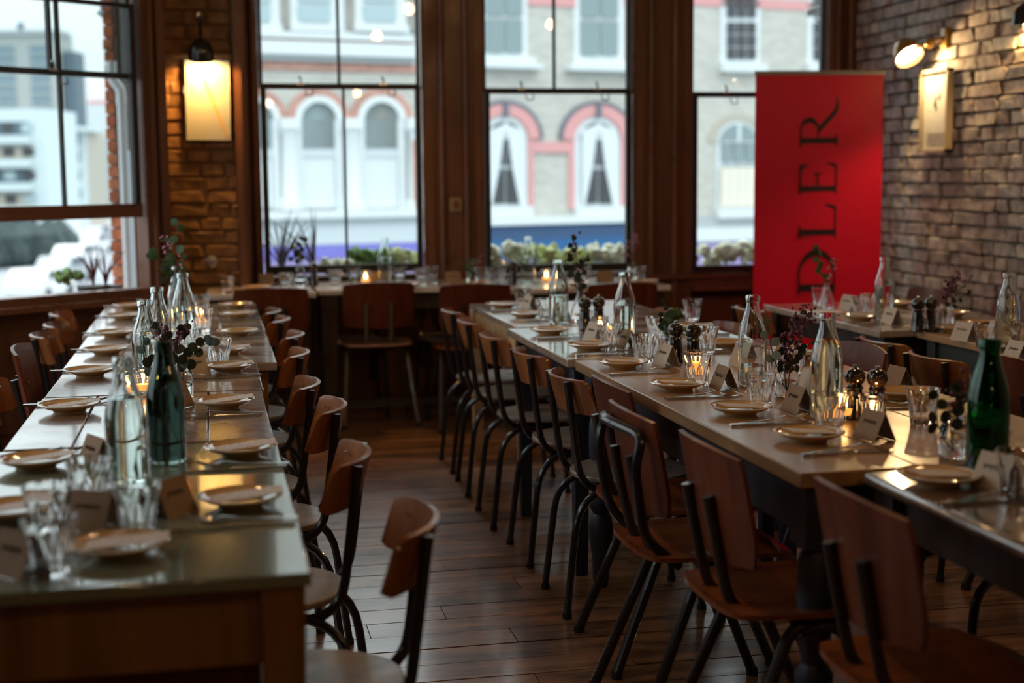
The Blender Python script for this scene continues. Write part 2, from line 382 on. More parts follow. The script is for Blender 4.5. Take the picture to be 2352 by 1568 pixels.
# left wall with two more sash windows beside the camera, back of the room closed
def wall_with_holes(name, p0, p1, zt, holes, th, mat):
    """vertical wall from p0 to p1; holes = (s0, s1, z0, z1) along it"""
    p0 = Vector((*p0, 0)); p1 = Vector((*p1, 0)); L_ = (p1 - p0).length; ang = math.atan2(p1.y - p0.y, p1.x - p0.x)
    bm = B(); holes = sorted(holes); s = 0
    def bb(a, b, z0, z1):
        if b - a > 1e-3 and z1 - z0 > 1e-3: box(bm, ((a + b) / 2, 0, (z0 + z1) / 2), (b - a, th, z1 - z0))
    for (a, b, z0, z1) in holes:
        bb(s, a, 0, zt); bb(a, b, 0, z0); bb(a, b, z1, zt); s = b
    bb(s, L_, 0, zt)
    return ob(name, bm, mat, loc=p0, rz=ang, kind='structure')
wall_with_holes('wall_left', (XL - .1, -3.2), (XL - .1, 6.6), ZC, [(5.9, 7.4, .8, 2.9), (7.9, 9.4, .8, 2.9)], .2, 'wall')
wall_with_holes('wall_behind', (XL - .2, YBK - .1), (XR + .2, YBK - .1), ZC, [], .2, 'wall')

# ---- window 1 wall (angled bay)
A1 = Vector((-.359, 7.815)); D1 = Vector((-.658, -.516)).normalized()   # runs to the left, towards camera
def W1(s): q = A1 + D1 * s; return Vector((q.x, q.y, 0))
N1 = Vector((D1.y, -D1.x, 0))
if N1.dot(-Vector((A1.x, A1.y, 0))) < 0: N1 = -N1            # towards the room
def w1pt(px, py):
    p = onp(px, py, (A1.x, A1.y, 0), N1); return (Vector((p.x, p.y)) - A1).dot(D1), p.z
LW1 = 2.05                                                    # glass runs from s=0 to here
ang1 = math.atan2(-D1.y, -D1.x)                               # local +x of window objects points right in view
def place1(name, bm, mat, parent=None, **k): return ob(name, bm, mat, parent, **k)
# generic sash window in a local frame: x to the right, y out of the room, z up, origin at left bottom
def sash(bm, x0, x1, z0, z1, y, st, rb, rt, d=.045):
    box(bm, (x0 + st / 2, y, (z0 + z1) / 2), (st, d, z1 - z0)); box(bm, (x1 - st / 2, y, (z0 + z1) / 2), (st, d, z1 - z0))
    box(bm, ((x0 + x1) / 2, y, z0 + rb / 2), (x1 - x0 - 2 * st, d, rb)); box(bm, ((x0 + x1) / 2, y, z1 - rt / 2), (x1 - x0 - 2 * st, d, rt))
def make_window(name, loc, rz, wd, zs, zr, zt, mull=(.5,), raised=None, ltop=None):
    """name window_n; wd width; zs sill, zr meeting rail, zt head; all real heights"""
    g = emp(name, None, None, loc, rz, kind='structure')
    bm = B(); sash(bm, 0, wd, zr, zt, .045, .022, .03, .05, .035); ob('upper_sash', bm, 'bar', g)
    lo = zs if raised is None else raised; hi = zr + .016 if ltop is None else ltop
    bm = B(); sash(bm, .004, wd - .004, lo, hi, 0, .034, .05, .022, .035); ob('lower_sash', bm, 'bar', g)
    if raised is not None: ob('bottom_rail', box(B(), (wd / 2, -.004, lo + .036), (wd - .01, .05, .072)), 'joinery_h', g)
    for f in mull:
        ob('glazing_bar', box(B(), (wd * f - .012, .045, (zr + zt) / 2), (.017, .03, zt - zr)), 'bar', g)
        ob('glazing_bar', box(B(), (wd * f + .008, 0, (lo + hi) / 2), (.015, .026, hi - lo)), 'bar', g)
    ob('pane', box(B(), (wd / 2, .045, (zr + zt) / 2), (wd - .03, .004, zt - zr - .03)), 'pane', g)
    ob('pane', box(B(), (wd / 2, 0, (lo + hi) / 2), (wd - .05, .004, hi - lo - .03)), 'pane', g)
    for f in (.25, .76):
        bm = B(); box(bm, (wd * f, -.012, zr + .022), (.045, .02, .012)); tube(bm, [(wd * f, -.012, zr + .02), (wd * f + .004, -.014, zr + .045), (wd * f - .004, -.014, zr + .062)], .006, 6)
        blob(bm, (wd * f - .004, -.014, zr + .064), .009, 1, 0); ob('sash_catch', bm, 'steel', g)
        bm = B(); tube(bm, fillet([(wd * f + .05 - .022, -.02, zr - .01), (wd * f + .05 - .022, -.03, zr - .045), (wd * f + .05 + .022, -.03, zr - .045), (wd * f + .05 + .022, -.02, zr - .01)], .012), .0035, 6)
        ob('sash_ring', bm, 'steel', g)
    return g
s330, z_g = w1pt(330, 659); zr1 = w1pt(283, 180)[1]; zm1 = w1pt(150, 504)[1]; zs1 = w1pt(200, 670)[1]
sL = LW1
p = W1(sL); mfrac = 1 - w1pt(141, 300)[0] / sL - .004
make_window('window_1', (p.x, p.y, 0), ang1, sL, zs1, zr1, 2.95, mull=(mfrac,), raised=zm1, ltop=w1pt(200, 0)[1])
# casing, ledge and panelling of wall 1
def seg(name, bm, mat, kind='structure', parent=None): return ob(name, bm, mat, parent, loc=(p.x, p.y, 0), rz=ang1, kind=kind)
bm = B(); box(bm, (sL + .035, .02, 1.6), (.03, .10, 3.4)); box(bm, (sL + .075, -.01, 1.6), (.06, .05, 3.4)); box(bm, (sL + .062, -.045, 1.6), (.02, .03, 3.4)); box(bm, (sL + .12, -.02, 1.6), (.05, .09, 3.4)); seg('trim_2', bm, 'joinery')
bm = B(); box(bm, (-.06, .0, 1.6), (.12, .12, 3.4)); seg('trim_3', bm, 'joinery')
bm = B(); box(bm, (sL / 2, -.02, zs1 - .02), (sL + .24, .10, .045)); box(bm, (sL / 2, -.05, zs1 - .055), (sL + .26, .16, .028)); seg('trim_4', bm, 'joinery_h')
bm = B(); box(bm, (sL / 2, .03, (zs1 - .07) / 2), (sL + .3, .06, zs1 - .07)); 
for k in range(6): box(bm, (.2 + k * .36, -.005, .38), (.30, .02, .5))
seg('wall_bay_panelling', bm, 'joinery')
bm = B(); box(bm, (sL / 2, .05, 3.12), (sL + .3, .12, .36)); seg('wall_bay_head', bm, 'wall')
# short return joining the bay to the left wall
e1 = W1(sL + .1)
wall_with_holes('wall_bay_return', (XL - .1, 6.5), (e1.x + .02, e1.y), ZC, [], .12, 'wall')

# ---- back wall with windows 2,3,4
x2a, x2b = X8(601), X8(970); x3a, x3b = X8(1112), X8(1450); x4a, x4b = X8(1587), X8(1893)
zr2, zr3, zr4 = 1.895, 1.872, 1.853
zs2, zs4 = .80, .745
for nm, a, b_, zs, zr, f in (('window_2', x2a, x2b, zs2, zr2, (X8(785, 200) - x2a) / (x2b - x2a)), ('window_3', x3a, x3b, .775, zr3, None), ('window_4', x4a, x4b, zs4, zr4, None)):
    wd = b_ - a
    g = make_window(nm, (a, YB, 0), 0, wd, zs, zr, 2.95, mull=(f,) if f else ())
    if nm == 'window_3': ob('glazing_bar', box(B(), (X8(1276, 100) - a, .045, (zr + 2.95) / 2), (.017, .03, 2.95 - zr)), 'bar', g)
wall_with_holes('wall_back', (-.05, YB + .1), (XR + .25, YB + .1), ZC,
    [(x2a + .05 - .03, x2b + .05 + .03, zs2 - .02, 2.97), (x3a + .05 - .03, x3b + .05 + .03, .76, 2.97), (x4a + .05 - .03, x4b + .05 + .03, zs4 - .02, 2.97)], .16, 'wall')
# wooden casings between the windows, each a stack of mouldings
def casing(i, a, b_, dark=None):
    bm = B(); m = (a + b_) / 2; wv = b_ - a
    box(bm, (m, YB + .0, 1.6), (wv, .06, 3.3))
    for x in (a + .035, b_ - .035): box(bm, (x, YB - .035, 1.6), (.05, .02, 3.3))
    for x in (a + wv * .30, b_ - wv * .30):
        tube(bm, [(x, YB - .04, -.02), (x, YB - .04, 3.28)], .022, 8)
    if dark:
        box(bm, (m, YB - .028, 1.6), (wv * .26, .01, 3.3))
    return ob('trim_%d' % i, bm, 'joinery', kind='structure')
casing(5, X8(556), x2a - .004); casing(6, x2b + .004, x3a - .004, 1); casing(7, x3b + .004, x4a - .004, 1); casing(8, x4b + .004, XR - .01)
bm = B(); box(bm, (2.2, YB - .03, .735), (3.9, .12, .03)); ob('trim_9', bm, 'joinery_h', kind='structure')
bm = B(); box(bm, (3.55, YB - .05, .66), (1.2, .16, .03)); box(bm, (3.55, YB - .03, .70), (1.2, .06, .05)); ob('trim_10', bm, 'joinery_h', kind='structure')
bm = B()
for k in range(10): box(bm, (.35 + k * .40, YB - .005, .34), (.34, .03, .5))
ob('wall_panelling', bm, 'joinery', kind='structure')
ob('baseboard_back', box(B(), (2.05, YB - .02, .07), (3.9, .05, .14)), 'joinery_h', kind='structure')
# switch plate on the casing between windows 2 and 3
q = onp(1046, 470, (0, YB - .04, 0), (0, 1, 0)); g = ob('switch_plate', box(B(), (0, 0, 0), (.075, .012, .085)), 'apron', loc=(q.x, YB - .052, q.z), label='small brown switch plate on the wooden post between two windows', cat='switch', bevel=.003)
ob('rocker', box(B(), (0, -.009, 0), (.03, .008, .05)), 'joinery', g)

# ---- brick helper: wall of single bricks, nearest 300 individually
def brick_wall(struct, org, ux, length, z0, z1, nrm, mat, mortar_m, bl=.222, bh=.064, jt=.012, maxn=300, key=None, rough=.012, vis=None):
    """org: start point of wall face; ux: unit vector along; bricks as children of struct"""
    ux = Vector(ux); nrm = Vector(nrm); org = Vector(org); ang = math.atan2(ux.y, ux.x)
    spots = []; z = z0; row = 0
    while z < z1:
        s = -random.uniform(0, .2)
        while s < length:
            L_ = (bl if random.random() < .55 else .107) * random.uniform(.93, 1.05)
            a = max(s, 0); b_ = min(s + L_, length)
            if b_ - a > .03: spots.append(((a + b_) / 2, z + bh / 2, b_ - a))
            s += L_ + jt
        z += bh + jt; row += 1
    protos = []
    for k in range(8):
        me = bmesh.new(); bmesh.ops.create_cube(me, size=1)
        bmesh.ops.bevel(me, geom=me.edges[:], offset=.09, segments=1, affect='EDGES')
        for v in me.verts: v.co += Vector([random.uniform(-.075, .075) for _ in range(3)])
        m = bpy.data.meshes.new('brick'); me.to_mesh(m); me.free(); m.materials.append(MT[mat]); protos.append(m)
    spots.sort(key=lambda t: key(org + ux * t[0] + Vector((0, 0, t[1]))) if key else t[0])
    rest = B()
    for i, (s, zc, L_) in enumerate(spots):
        pos = org + ux * s + Vector((0, 0, zc)) + nrm * random.uniform(-rough, rough * .6)
        if i < maxn:
            o = bpy.data.objects.new('brick', random.choice(protos)); COL.objects.link(o); o.parent = struct
            o.location = pos; o.rotation_euler = (random.uniform(-.03, .03), random.uniform(-.02, .02), ang + random.uniform(-.03, .03)); o.scale = (L_, .07, bh)
        else: box(rest, pos, (L_, .07, bh), ang)
    if rest.verts: ob('brick_area', rest, mat, struct, kind='stuff')
    else: rest.free()
# right wall
wr = emp('wall_right', None, None, kind='structure')
ob('mortar_face', box(B(), (XR + .12, 2.7, ZC / 2), (.2, 12.2, ZC)), 'mortar', wr)
def vis_key(pt):
    v = CR.transposed() @ (pt - CC)
    if v.z > -.1: return 1e6 + pt.y
    px = 1176 + F * v.x / -v.z; py = 784 - F * v.y / -v.z
    inn = 1900 < px < 2400 and -60 < py < 740
    return (0 if inn else 1e5) + v.length
brick_wall(wr, (XR, YB, 0), (0, -1, 0), 5.2, .02, 3.25, (-1, 0, 0), 'brick', 'mortar', key=vis_key)
# pier between window 1 and window 2, frontal
YP = 8.22
pa = onp(352, 400, (0, YP, 0), (0, 1, 0)).x; pb = onp(560, 400, (0, YP, 0), (0, 1, 0)).x
wp = emp('wall_pier', None, None, kind='structure')
ob('mortar_face', box(B(), ((pa + pb) / 2 - .05, YP + .168, ZC / 2), (pb - pa + .1, .34, ZC)), 'mortar_dark', wp)
brick_wall(wp, (pa - .02, YP + .025, 0), (1, 0, 0), pb - pa - .02, .02, 3.25, (0, -1, 0), 'brick_dark', 'mortar_dark', rough=.002)
bm = B(); box(bm, (pb - .01, YP + .1, 1.6), (.06, .28, 3.3)); box(bm, (pb - .02, YP - .03, 1.6), (.04, .04, 3.3)); ob('trim_11', bm, 'joinery', kind='structure')
bm = B(); box(bm, (pa - .05, YP - .08, 1.6), (.10, .34, 3.3)); box(bm, (pa - .0, YP - .1, 1.6), (.03, .3, 3.3)); ob('trim_12', bm, 'joinery', kind='structure')
# ------------------------------------------------------------------ the street outside
ZG = -4.0
FD = Vector((math.cos(math.radians(13.7)), math.sin(math.radians(13.7)), 0)); FP = Vector((28 * math.sin(math.radians(11.9)), 28 * math.cos(math.radians(11.9)), 0))
FN = Vector((FD.y, -FD.x, 0)); FANG = math.radians(13.7)          # FN points to us
def fpt(px, py): q = onp(px, py, FP, FN); return (q - FP).dot(FD), q.z
def FL(name, label, cat='building', group=None): return emp(name, label, cat, FP, FANG, group)
def fbox(bm, px0, py0, px1, py1, out=.05, th=.1):
    pm, qm = (px0 + px1) / 2, (py0 + py1) / 2
    s0 = fpt(px0, qm)[0]; s1 = fpt(px1, qm)[0]; z1 = fpt(pm, py0)[1]; z0 = fpt(pm, py1)[1]
    box(bm, ((s0 + s1) / 2, -out + th / 2, (z0 + z1) / 2), (s1 - s0, th, z1 - z0)); return bm
def farch(bm, px, py, r0, r1, out=.05, th=.1, n=14, legs=0):
    """half ring around (px, py); r in pixels at that spot"""
    s, z = fpt(px, py); k = fpt(px + 1, py)[0] - s; kz = z - fpt(px, py + 1)[1]
    pts = [(r1, 0)] if 0 else []
    o = [(s + r1 * k * math.cos(t), z + r1 * kz * math.sin(t)) for t in [PI * i / n for i in range(n + 1)]]
    i_ = [(s + r0 * k * math.cos(t), z + r0 * kz * math.sin(t)) for t in [PI * i / n for i in range(n + 1)]]
    for a in range(n):
        quad = [o[a], o[a + 1], i_[a + 1], i_[a]] if r0 > 0 else [o[a], o[a + 1], (s, z)]
        f = [bm.verts.new((x, -out, zz)) for x, zz in quad]; b2 = [bm.verts.new((x, -out + th, zz)) for x, zz in quad]
        bm.faces.new(f); bm.faces.new(b2[::-1])
        for q in range(len(quad)): bm.faces.new((f[q], b2[q], b2[(q + 1) % len(quad)], f[(q + 1) % len(quad)]))
    return bm
def swin(par, x0, y0, x1, y1, ym, gl='fglass', nx=2, ny=0, fr=8, arch=False):
    """far window px rect with frame, meeting rail at ym and panes; all children of par"""
    g = ob('window', fbox(B(), x0, y0, x1, y1, .02, .06), 'wframe', par)
    cx = (x0 + x1) / 2
    if arch:
        farch(B_ := B(), cx, y0, 0, (x1 - x0) / 2, .02, .06); ob('window_head', B_, 'wframe', g)
        farch(B_ := B(), cx, y0, 0, (x1 - x0) / 2 - fr, .07, .04); ob('pane', B_, gl, g)
    bm = B(); w_ = (x1 - x0 - 2 * fr) / nx
    for yy0, yy1 in ((y0 + (0 if arch else fr), ym - 4), (ym + 4, y1 - fr)):
        for i in range(nx):
            ny_ = max(1, ny); hh = (yy1 - yy0) / ny_
            for j in range(ny_):
                ob('pane', fbox(B(), x0 + fr + i * w_ + 2.5, yy0 + j * hh + (2 if ny else 0), x0 + fr + (i + 1) * w_ - 2.5, yy0 + (j + 1) * hh - (2 if ny else 0), .07, .04), gl, g)
    if arch:
        bm = fbox(B(), cx - 3, y0 - (x1 - x0) / 2 + fr, cx + 3, y0, .085, .03); fbox(bm, x0 + fr, y0 - 1, x1 - fr, y0 + 1, .085, .03); ob('glazing_bar', bm, 'wframe', g)
    else: bm.free() if 0 else None
    return g
# stucco house behind window 2
h = FL('stucco_house', 'white stucco house with two round arched windows between columns, across the street')
ob('wall', fbox(B(), 480, -420, 1058, 620, 0, .4), 'stock', h)
bm = fbox(B(), 480, -60, 940, 92, .03, .05); ob('white_storey', bm, 'stucco', h)
for x in (642, 790, 932): ob('brick_strip', fbox(B(), x, -60, x + 22, 72, .05, .05), 'greyb', h)
for (a, b_) in ((540, 630), (672, 768), (822, 918)): swin(h, a, -60, b_, 58, 10, 'fglassl', nx=1, fr=9)
for (a, b_) in ((520, 644), (664, 776), (810, 934)): ob('window_sill', fbox(B(), a, 58, b_, 74, .14, .2), 'stucco', h)
ob('cornice', fbox(B(), 480, 76, 942, 90, .16, .3), 'stucco', h); ob('string_course', fbox(B(), 480, 91, 942, 96, .08, .2), 'redb', h)
ob('frieze', fbox(B(), 480, 97, 945, 128, .20, .3), 'stucco', h); ob('frieze_shade', fbox(B(), 480, 128, 945, 142, .12, .3), 'greystone', h)  # lower grey strip is painted shade under the frieze
ob('brick_band', fbox(B(), 480, 143, 960, 162, .04, .2), 'redb', h)
for cx in (587, 731, 875):
    farch(bm := B(), cx, 275, 54, 72, .05, .1); ob('brick_arch', bm, 'redb', h)
    farch(bm := B(), cx, 275, 40, 55, .08, .1); ob('white_arch', bm, 'stucco', h)
    for a, b_ in ((cx - 55, cx - 38), (cx + 38, cx + 55)): ob('jamb', fbox(B(), a, 275, b_, 482, .07, .1), 'stucco', h)
    g = ob('window', fbox(B(), cx - 42, 275, cx + 42, 482, .0, .05), 'fglassl', h)
    farch(bm := B(), cx, 275, 0, 42, .0, .05); ob('window_head', bm, 'fglassl', g)
    ob('transom', fbox(B(), cx - 42, 342, cx + 42, 362, .05, .08), 'cornice', g)
    ob('blind', fbox(B(), cx - 38, 362, cx + 38, 478, .03, .04), 'stucco', g)
for cx in (659, 803, 948):
    bm = B(); s, zt = fpt(cx, 300); zb = fpt(cx, 482)[1]; lathe(bm, [(.0, zb), (.20, zb), (.20, zb + .15), (.15, zb + .22), (.135, zt - .1), (.17, zt), (.2, zt + .05), (0, zt + .05)], 14, (s, -.12, 0)); ob('column', bm, 'stucco', h)
    ob('capital', fbox(B(), cx - 20, 272, cx + 20, 300, .24, .3), 'stucco', h)
ob('brick_jamb', fbox(B(), 938, 322, 948, 478, .3, .1), 'redb', h)
ob('ledge', fbox(B(), 480, 482, 1050, 500, .35, .5), 'stucco', h); ob('ledge_under', fbox(B(), 480, 500, 1050, 520, .2, .4), 'cornice', h)
ob('fascia_board', fbox(B(), 480, 520, 1050, 560, .25, .4), 'cornice', h)
ob('shop_fascia', fbox(B(), 480, 561, 1050, 590, .28, .4), 'violet', h); ob('shop_fascia_low', fbox(B(), 480, 590, 1050, 640, .24, .4), 'purple', h)
ob('shopfront', fbox(B(), 480, 640, 1050, 880, .1, .3), 'shop', h)
# brick house with pink arches behind window 3
h = FL('pink_arch_house', 'pale brick house with pink painted arches and curtained windows, across the street')
ob('wall', fbox(B(), 1058, -420, 1505, 620, 0, .4), 'stock', h)
ob('pink_band', fbox(B(), 1210, -60, 1320, 14, .03, .05), 'pinkb', h); ob('pink_band', fbox(B(), 1430, -60, 1505, 10, .03, .05), 'pinkb', h)
swin(h, 1100, -70, 1210, 132, 40, 'fglass', nx=2, fr=11); swin(h, 1318, -70, 1430, 138, 44, 'fglass', nx=2, fr=11)
for (a, b_, yy) in ((1098, 1222, 132), (1310, 1440, 138)):
    ob('window_sill', fbox(B(), a, yy, b_, yy + 14, .16, .2), 'stucco', h); ob('sill_block', fbox(B(), a - 14 if a > 1200 else a, yy + 14, b_ + 14, yy + 26, .24, .3), 'stucco', h)
for cx, yy in ((1158, 318), (1371, 320)):
    farch(bm := B(), cx, yy, 54, 80, .06, .1, 18); ob('pink_arch', bm, 'pinkb', h)
    farch(bm := B(), cx, yy, 80, 88, .07, .1, 18); ob('blue_brick_hood', bm, 'darkb', h)
    ob('keystone', fbox(B(), cx - 6, yy - 84, cx + 6, yy - 50, .1, .1), 'darkb', h)
    ob('pink_jamb', fbox(B(), cx - 66, yy, cx - 54, 480, .04, .08), 'pinkb', h); ob('pink_jamb', fbox(B(), cx + 54, yy, cx + 66, 480, .04, .08), 'pinkb', h)
    swin(h, cx - 52, yy, cx + 52, 480, 384, 'fglassd', nx=2, fr=13, arch=True)
    for sgn in (-1, 1):
        bm = B(); x0 = cx + sgn * 38; s0, z0 = fpt(x0, 330); s0b, zb = fpt(x0, 470); sc_, zc = fpt(cx + sgn * 2, 285); sd, zd = fpt(cx + sgn * 32, 470)
        prism(bm, [(s0, zb), (sd, zb), (fpt(cx + sgn * 14, 380)[0], fpt(cx, 380)[1]), (sc_, zc), (s0, fpt(x0, 300)[1])], .06, .09, Matrix.Rotation(PI/2, 4, 'X'))
        ob('curtain', bm, 'curtain', h)
ob('pink_string', fbox(B(), 1224, 326, 1305, 350, .05, .1), 'pinkb', h); ob('pink_string', fbox(B(), 1437, 326, 1505, 350, .05, .1), 'pinkb', h)
for cx in (1158, 1371): ob('window_sill', fbox(B(), cx - 56, 474, cx + 56, 498, .22, .3), 'stucco', h)
ob('ledge', fbox(B(), 1052, 496, 1505, 513, .3, .5), 'stucco', h)
ob('shop_fascia', fbox(B(), 1056, 514, 1442, 548, .2, .4), 'navyf', h); ob('shop_fascia_low', fbox(B(), 1056, 548, 1442, 592, .24, .4), 'blue2', h)
ob('white_pilaster', fbox(B(), 1443, 500, 1505, 880, .3, .4), 'stucco', h); ob('shopfront', fbox(B(), 1056, 592, 1442, 880, .1, .3), 'shop', h)
# brick house behind window 4
h = FL('pale_brick_house', 'pale brick house with many-paned dark sash windows, behind the red banner')
ob('wall', fbox(B(), 1505, -420, 2150, 620, 0, .4), 'stock', h)
ob('orange_band', fbox(B(), 1505, 2, 2150, 24, .02, .05), 'pinkb', h)
swin(h, 1655, -80, 1745, 148, 46, 'fglassd', nx=3, ny=3, fr=10); swin(h, 1854, -80, 1944, 150, 46, 'fglassd', nx=3, ny=3, fr=10)
ob('window_sill', fbox(B(), 1650, 146, 1752, 166, .18, .3), 'stucco', h); ob('window_sill', fbox(B(), 1848, 148, 1950, 168, .18, .3), 'stucco', h)
farch(bm := B(), 1692, 326, 48, 66, .03, .1, 16); ob('brick_arch', bm, 'beige', h)
swin(h, 1646, 326, 1740, 480, 376, 'fglass', nx=3, fr=6, arch=True)
g = ob('shutter', fbox(B(), 1652, 384, 1736, 474, .10, .04), 'board', h)
for k in range(3): ob('shutter_bar', fbox(B(), 1670 + k * 20, 384, 1672 + k * 20, 474, .12, .03), 'wframe', g)
ob('window_sill', fbox(B(), 1640, 476, 1745, 500, .2, .3), 'stucco', h)
ob('string_course', fbox(B(), 1505, 490, 2150, 518, .1, .3), 'greystone', h); ob('ledge', fbox(B(), 1505, 518, 2150, 546, .25, .4), 'stucco', h)
ob('shop_fascia', fbox(B(), 1505, 547, 2150, 610, .2, .4), 'purple', h); ob('shopfront', fbox(B(), 1505, 610, 2150, 880, .1, .3), 'shop', h)
# security camera on the outside of window 4
q = onp(1868, 26, (0, 8.95, 0), (0, 1, 0)); t = emp('security_camera', 'white security camera on a bracket outside the window beside the banner', 'camera', q, 0)
ob('housing', box(B(), (0, 0, 0), (.10, .045, .045), .0, Matrix.Rotation(-.35, 4, 'Y')), 'wframe', t, bevel=.006)
bm = B(); tube(bm, [(.02, 0, -.01), (.03, .01, -.06), (.16, -.10, -.09), (.16, -.19, -.09)], .009); ob('bracket', bm, 'wframe', t)
# street
ob('street', box(B(), (10, 80, ZG - .05), (500, 320, .1)), 'road', kind='structure')
# tower, flats seen through window 1: view-facing blocks
def dist_frame(px, D):
    d = ray(px, 410); d.z = 0; d /= (CR.transposed() @ d).z * -1
    return CC + d * D
def far_block(name, label, px0, px1, ytop, D, depth, yaw, mat, group=None):
    a = dist_frame(px0, D); b_ = dist_frame(px1, D); m = (a + b_) / 2; ang = math.atan2(b_.y - a.y, b_.x - a.x) + yaw
    L_ = (b_ - a).length; ztop = EYE + (409 - ytop) / F * D
    t = emp(name, label, 'building', (m.x, m.y, ZG), ang, group)
    ob('wall', box(B(), (0, depth / 2, (ztop - ZG) / 2), (L_, depth, ztop - ZG)), mat, t)
    return t, L_, ztop - ZG, D / F
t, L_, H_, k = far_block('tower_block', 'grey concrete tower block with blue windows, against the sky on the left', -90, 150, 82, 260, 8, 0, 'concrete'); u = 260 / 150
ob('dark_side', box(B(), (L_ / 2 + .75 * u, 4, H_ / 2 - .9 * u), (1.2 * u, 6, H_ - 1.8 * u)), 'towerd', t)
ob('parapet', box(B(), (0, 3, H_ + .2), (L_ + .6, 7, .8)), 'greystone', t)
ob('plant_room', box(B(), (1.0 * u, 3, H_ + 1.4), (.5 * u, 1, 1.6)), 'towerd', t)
for r_ in range(14):
    for c_ in range(3):
        x = -L_ / 2 + (1.7 + c_ * 3.6) * u; z = H_ - (1.7 + r_ * 1.05) * u
        g = ob('window', box(B(), (x, -.05, z), (2.0 * u, .2, .82 * u)), 'towerg', t)
        if r_ < 9: ob('rail', box(B(), (x, -.2, z - .28 * u), (2.05 * u, .1, .07 * u)), 'balc', g)
t, L_, H_, k = far_block('balcony_flats', 'white block of balconied flats below the tower, seen through the left window', -130, 108, 250, 95, 7, 0, 'balc'); u = 95 / 62
for r_ in range(6):
    z = H_ - (.85 + r_ * 1.02) * u
    ob('recess', box(B(), (-.25 * u, .0, z), (L_ - .9 * u, .1, .58 * u)), 'beige' if r_ % 2 else 'towerd', t)
    ob('balcony', box(B(), (-.3 * u, -.3, z - .48 * u), (L_ - .6 * u, .6, .34 * u)), 'balc', t)
    for c_ in range(5):
        x = L_ / 2 - (.75 + c_ * .85) * u
        ob('window', box(B(), (x, -.06, z + .02), (.5 * u, .06, .4 * u)), 'fglassd' if (c_ + r_) % 3 else 'fglassl', t)
t, L_, H_, k = far_block('low_flats', 'lower white flats with beige panels beside the balcony block', 109, 200, 300, 125, 6, 0, 'beige'); u = 125 / 75
ob('roof_slab', box(B(), (.2, .2, H_ + .05), (L_ + .5, 6.4, .35)), 'balc', t)
ob('corner_post', box(B(), (L_ / 2 - .2, -.1, H_ / 2), (.5, .3, H_)), 'balc', t)
for r_ in range(6):
    ob('balcony', box(B(), (.1, -.15, H_ - (.95 + r_ * .95) * u), (L_ - .2, .3, .36 * u)), 'balc', t); ob('window', box(B(), (.2, -.03, H_ - (.5 + r_ * .95) * u), (L_ * .6, .1, .32 * u)), 'fglass', t)
t, L_, H_, k = far_block('grey_terrace', 'long grey rendered block at the end of the street', 198, 330, 318, 200, 6, 0, 'greystone')
ob('cable', box(B(), (0, -.2, H_ * .6), (L_, .05, .05)), 'beige', t)
t, L_, H_, k = far_block('distant_block', 'pale distant building with a reddish roof beyond the street', 165, 420, 240, 330, 6, 0, 'cornice')
ob('roof', box(B(), (-2, 2, H_ + .3), (L_ * .5, 4, .9)), 'pinkb', t)
# hedge bank and row of parked cars
q = at(60, 590, ZG); bm = B()
for k in range(26):
    u = k / 25; c = at(-90 + u * 235, 622 - u * 18, ZG); blob(bm, (c.x, c.y, ZG + 1.1), 1.5, 1, .2, (1.0, .8, 1.1))
ob('hedge', bm, 'hedge', label='dark clipped hedge along the far side of the street', cat='hedge')
def car(px, py, mat, label, rz, sc_=1.0, first=True):
    c = at(px, py, ZG); t = emp('parked_car', label, 'car', c, rz, 'cars parked along the street')
    prof = [(-2.1, .25), (2.1, .25), (2.15, .7), (1.2, .88), (.55, 1.38), (-1.2, 1.42), (-1.9, .95), (-2.15, .8)]
    bm = prism(B(), prof, -.85, .85, Matrix.Rotation(PI/2, 4, 'X')); ob('body', bm, mat, t, bevel=.06)
    bm = B(); box(bm, (-.2, 0, 1.13), (1.9, 1.72, .38)); ob('side_glass', bm, 'carglass', t)
    bm = prism(B(), [(1.18, .9), (.58, 1.36), (.62, 1.38), (1.26, .92)], -.75, .75, Matrix.Rotation(PI/2, 4, 'X')); ob('windscreen', bm, 'carglass', t)
    for x in (-1.35, 1.35):
        for s in (-1, 1):
            bm = lathe(B(), [(0, -.1), (.31, -.1), (.31, .1), (0, .1)], 14)
            for v in bm.verts: v.co = Matrix.Rotation(PI/2, 3, 'X') @ v.co + Vector((x, s * .8, .31))
            ob('wheel', bm, 'rubber', t)
    return t
cars = [(95, 686, 'carw', 'nearest white car below the left window sill, dark glass showing'), (150, 648, 'carg', 'grey car second in the row below the left window'), (178, 614, 'carw', 'white car third in the row along the street'),
        (214, 580, 'carw', 'white car fourth in the parked row'), (225, 556, 'carg', 'farthest grey car in the parked row')]
for (px, py, m_, lb) in cars: car(px, py, m_, lb, math.radians(75))
# brick pilaster and white downpipe just outside window 1
q0 = ray(253, 400); D_ = 8.9
def camD(px, D, py=400):
    d = ray(px, py); d /= -(CR.transposed() @ d).z; return CC + d * D
a = camD(252, D_); b_ = camD(272, D_); ang = math.atan2(b_.y - a.y, b_.x - a.x); wb = (b_ - a).length
t = emp('brick_pilaster', 'narrow orange brick pilaster outside the right edge of the left window', 'pilaster', (a.x, a.y, 0), ang)
ob('mortar_core', box(B(), (wb / 2 + .01, .16, 0), (wb + .02, .28, 8)), 'greystone', t)
z = -1.0; pr = None
while z < 2.6:
    if pr is None: pr = ob('brick', box(B(), (0, 0, 0), (wb, .06, .066)), 'brick_orange', t, loc=(wb / 2, .0, z))
    else: dup(pr, None, (wb / 2 + random.uniform(-.004, .004), 0, z))
    z += .078
a = camD(285, 8.7); t = emp('downpipe', 'white downpipe beside the orange brick pilaster outside', 'pipe', (a.x, a.y, 0))
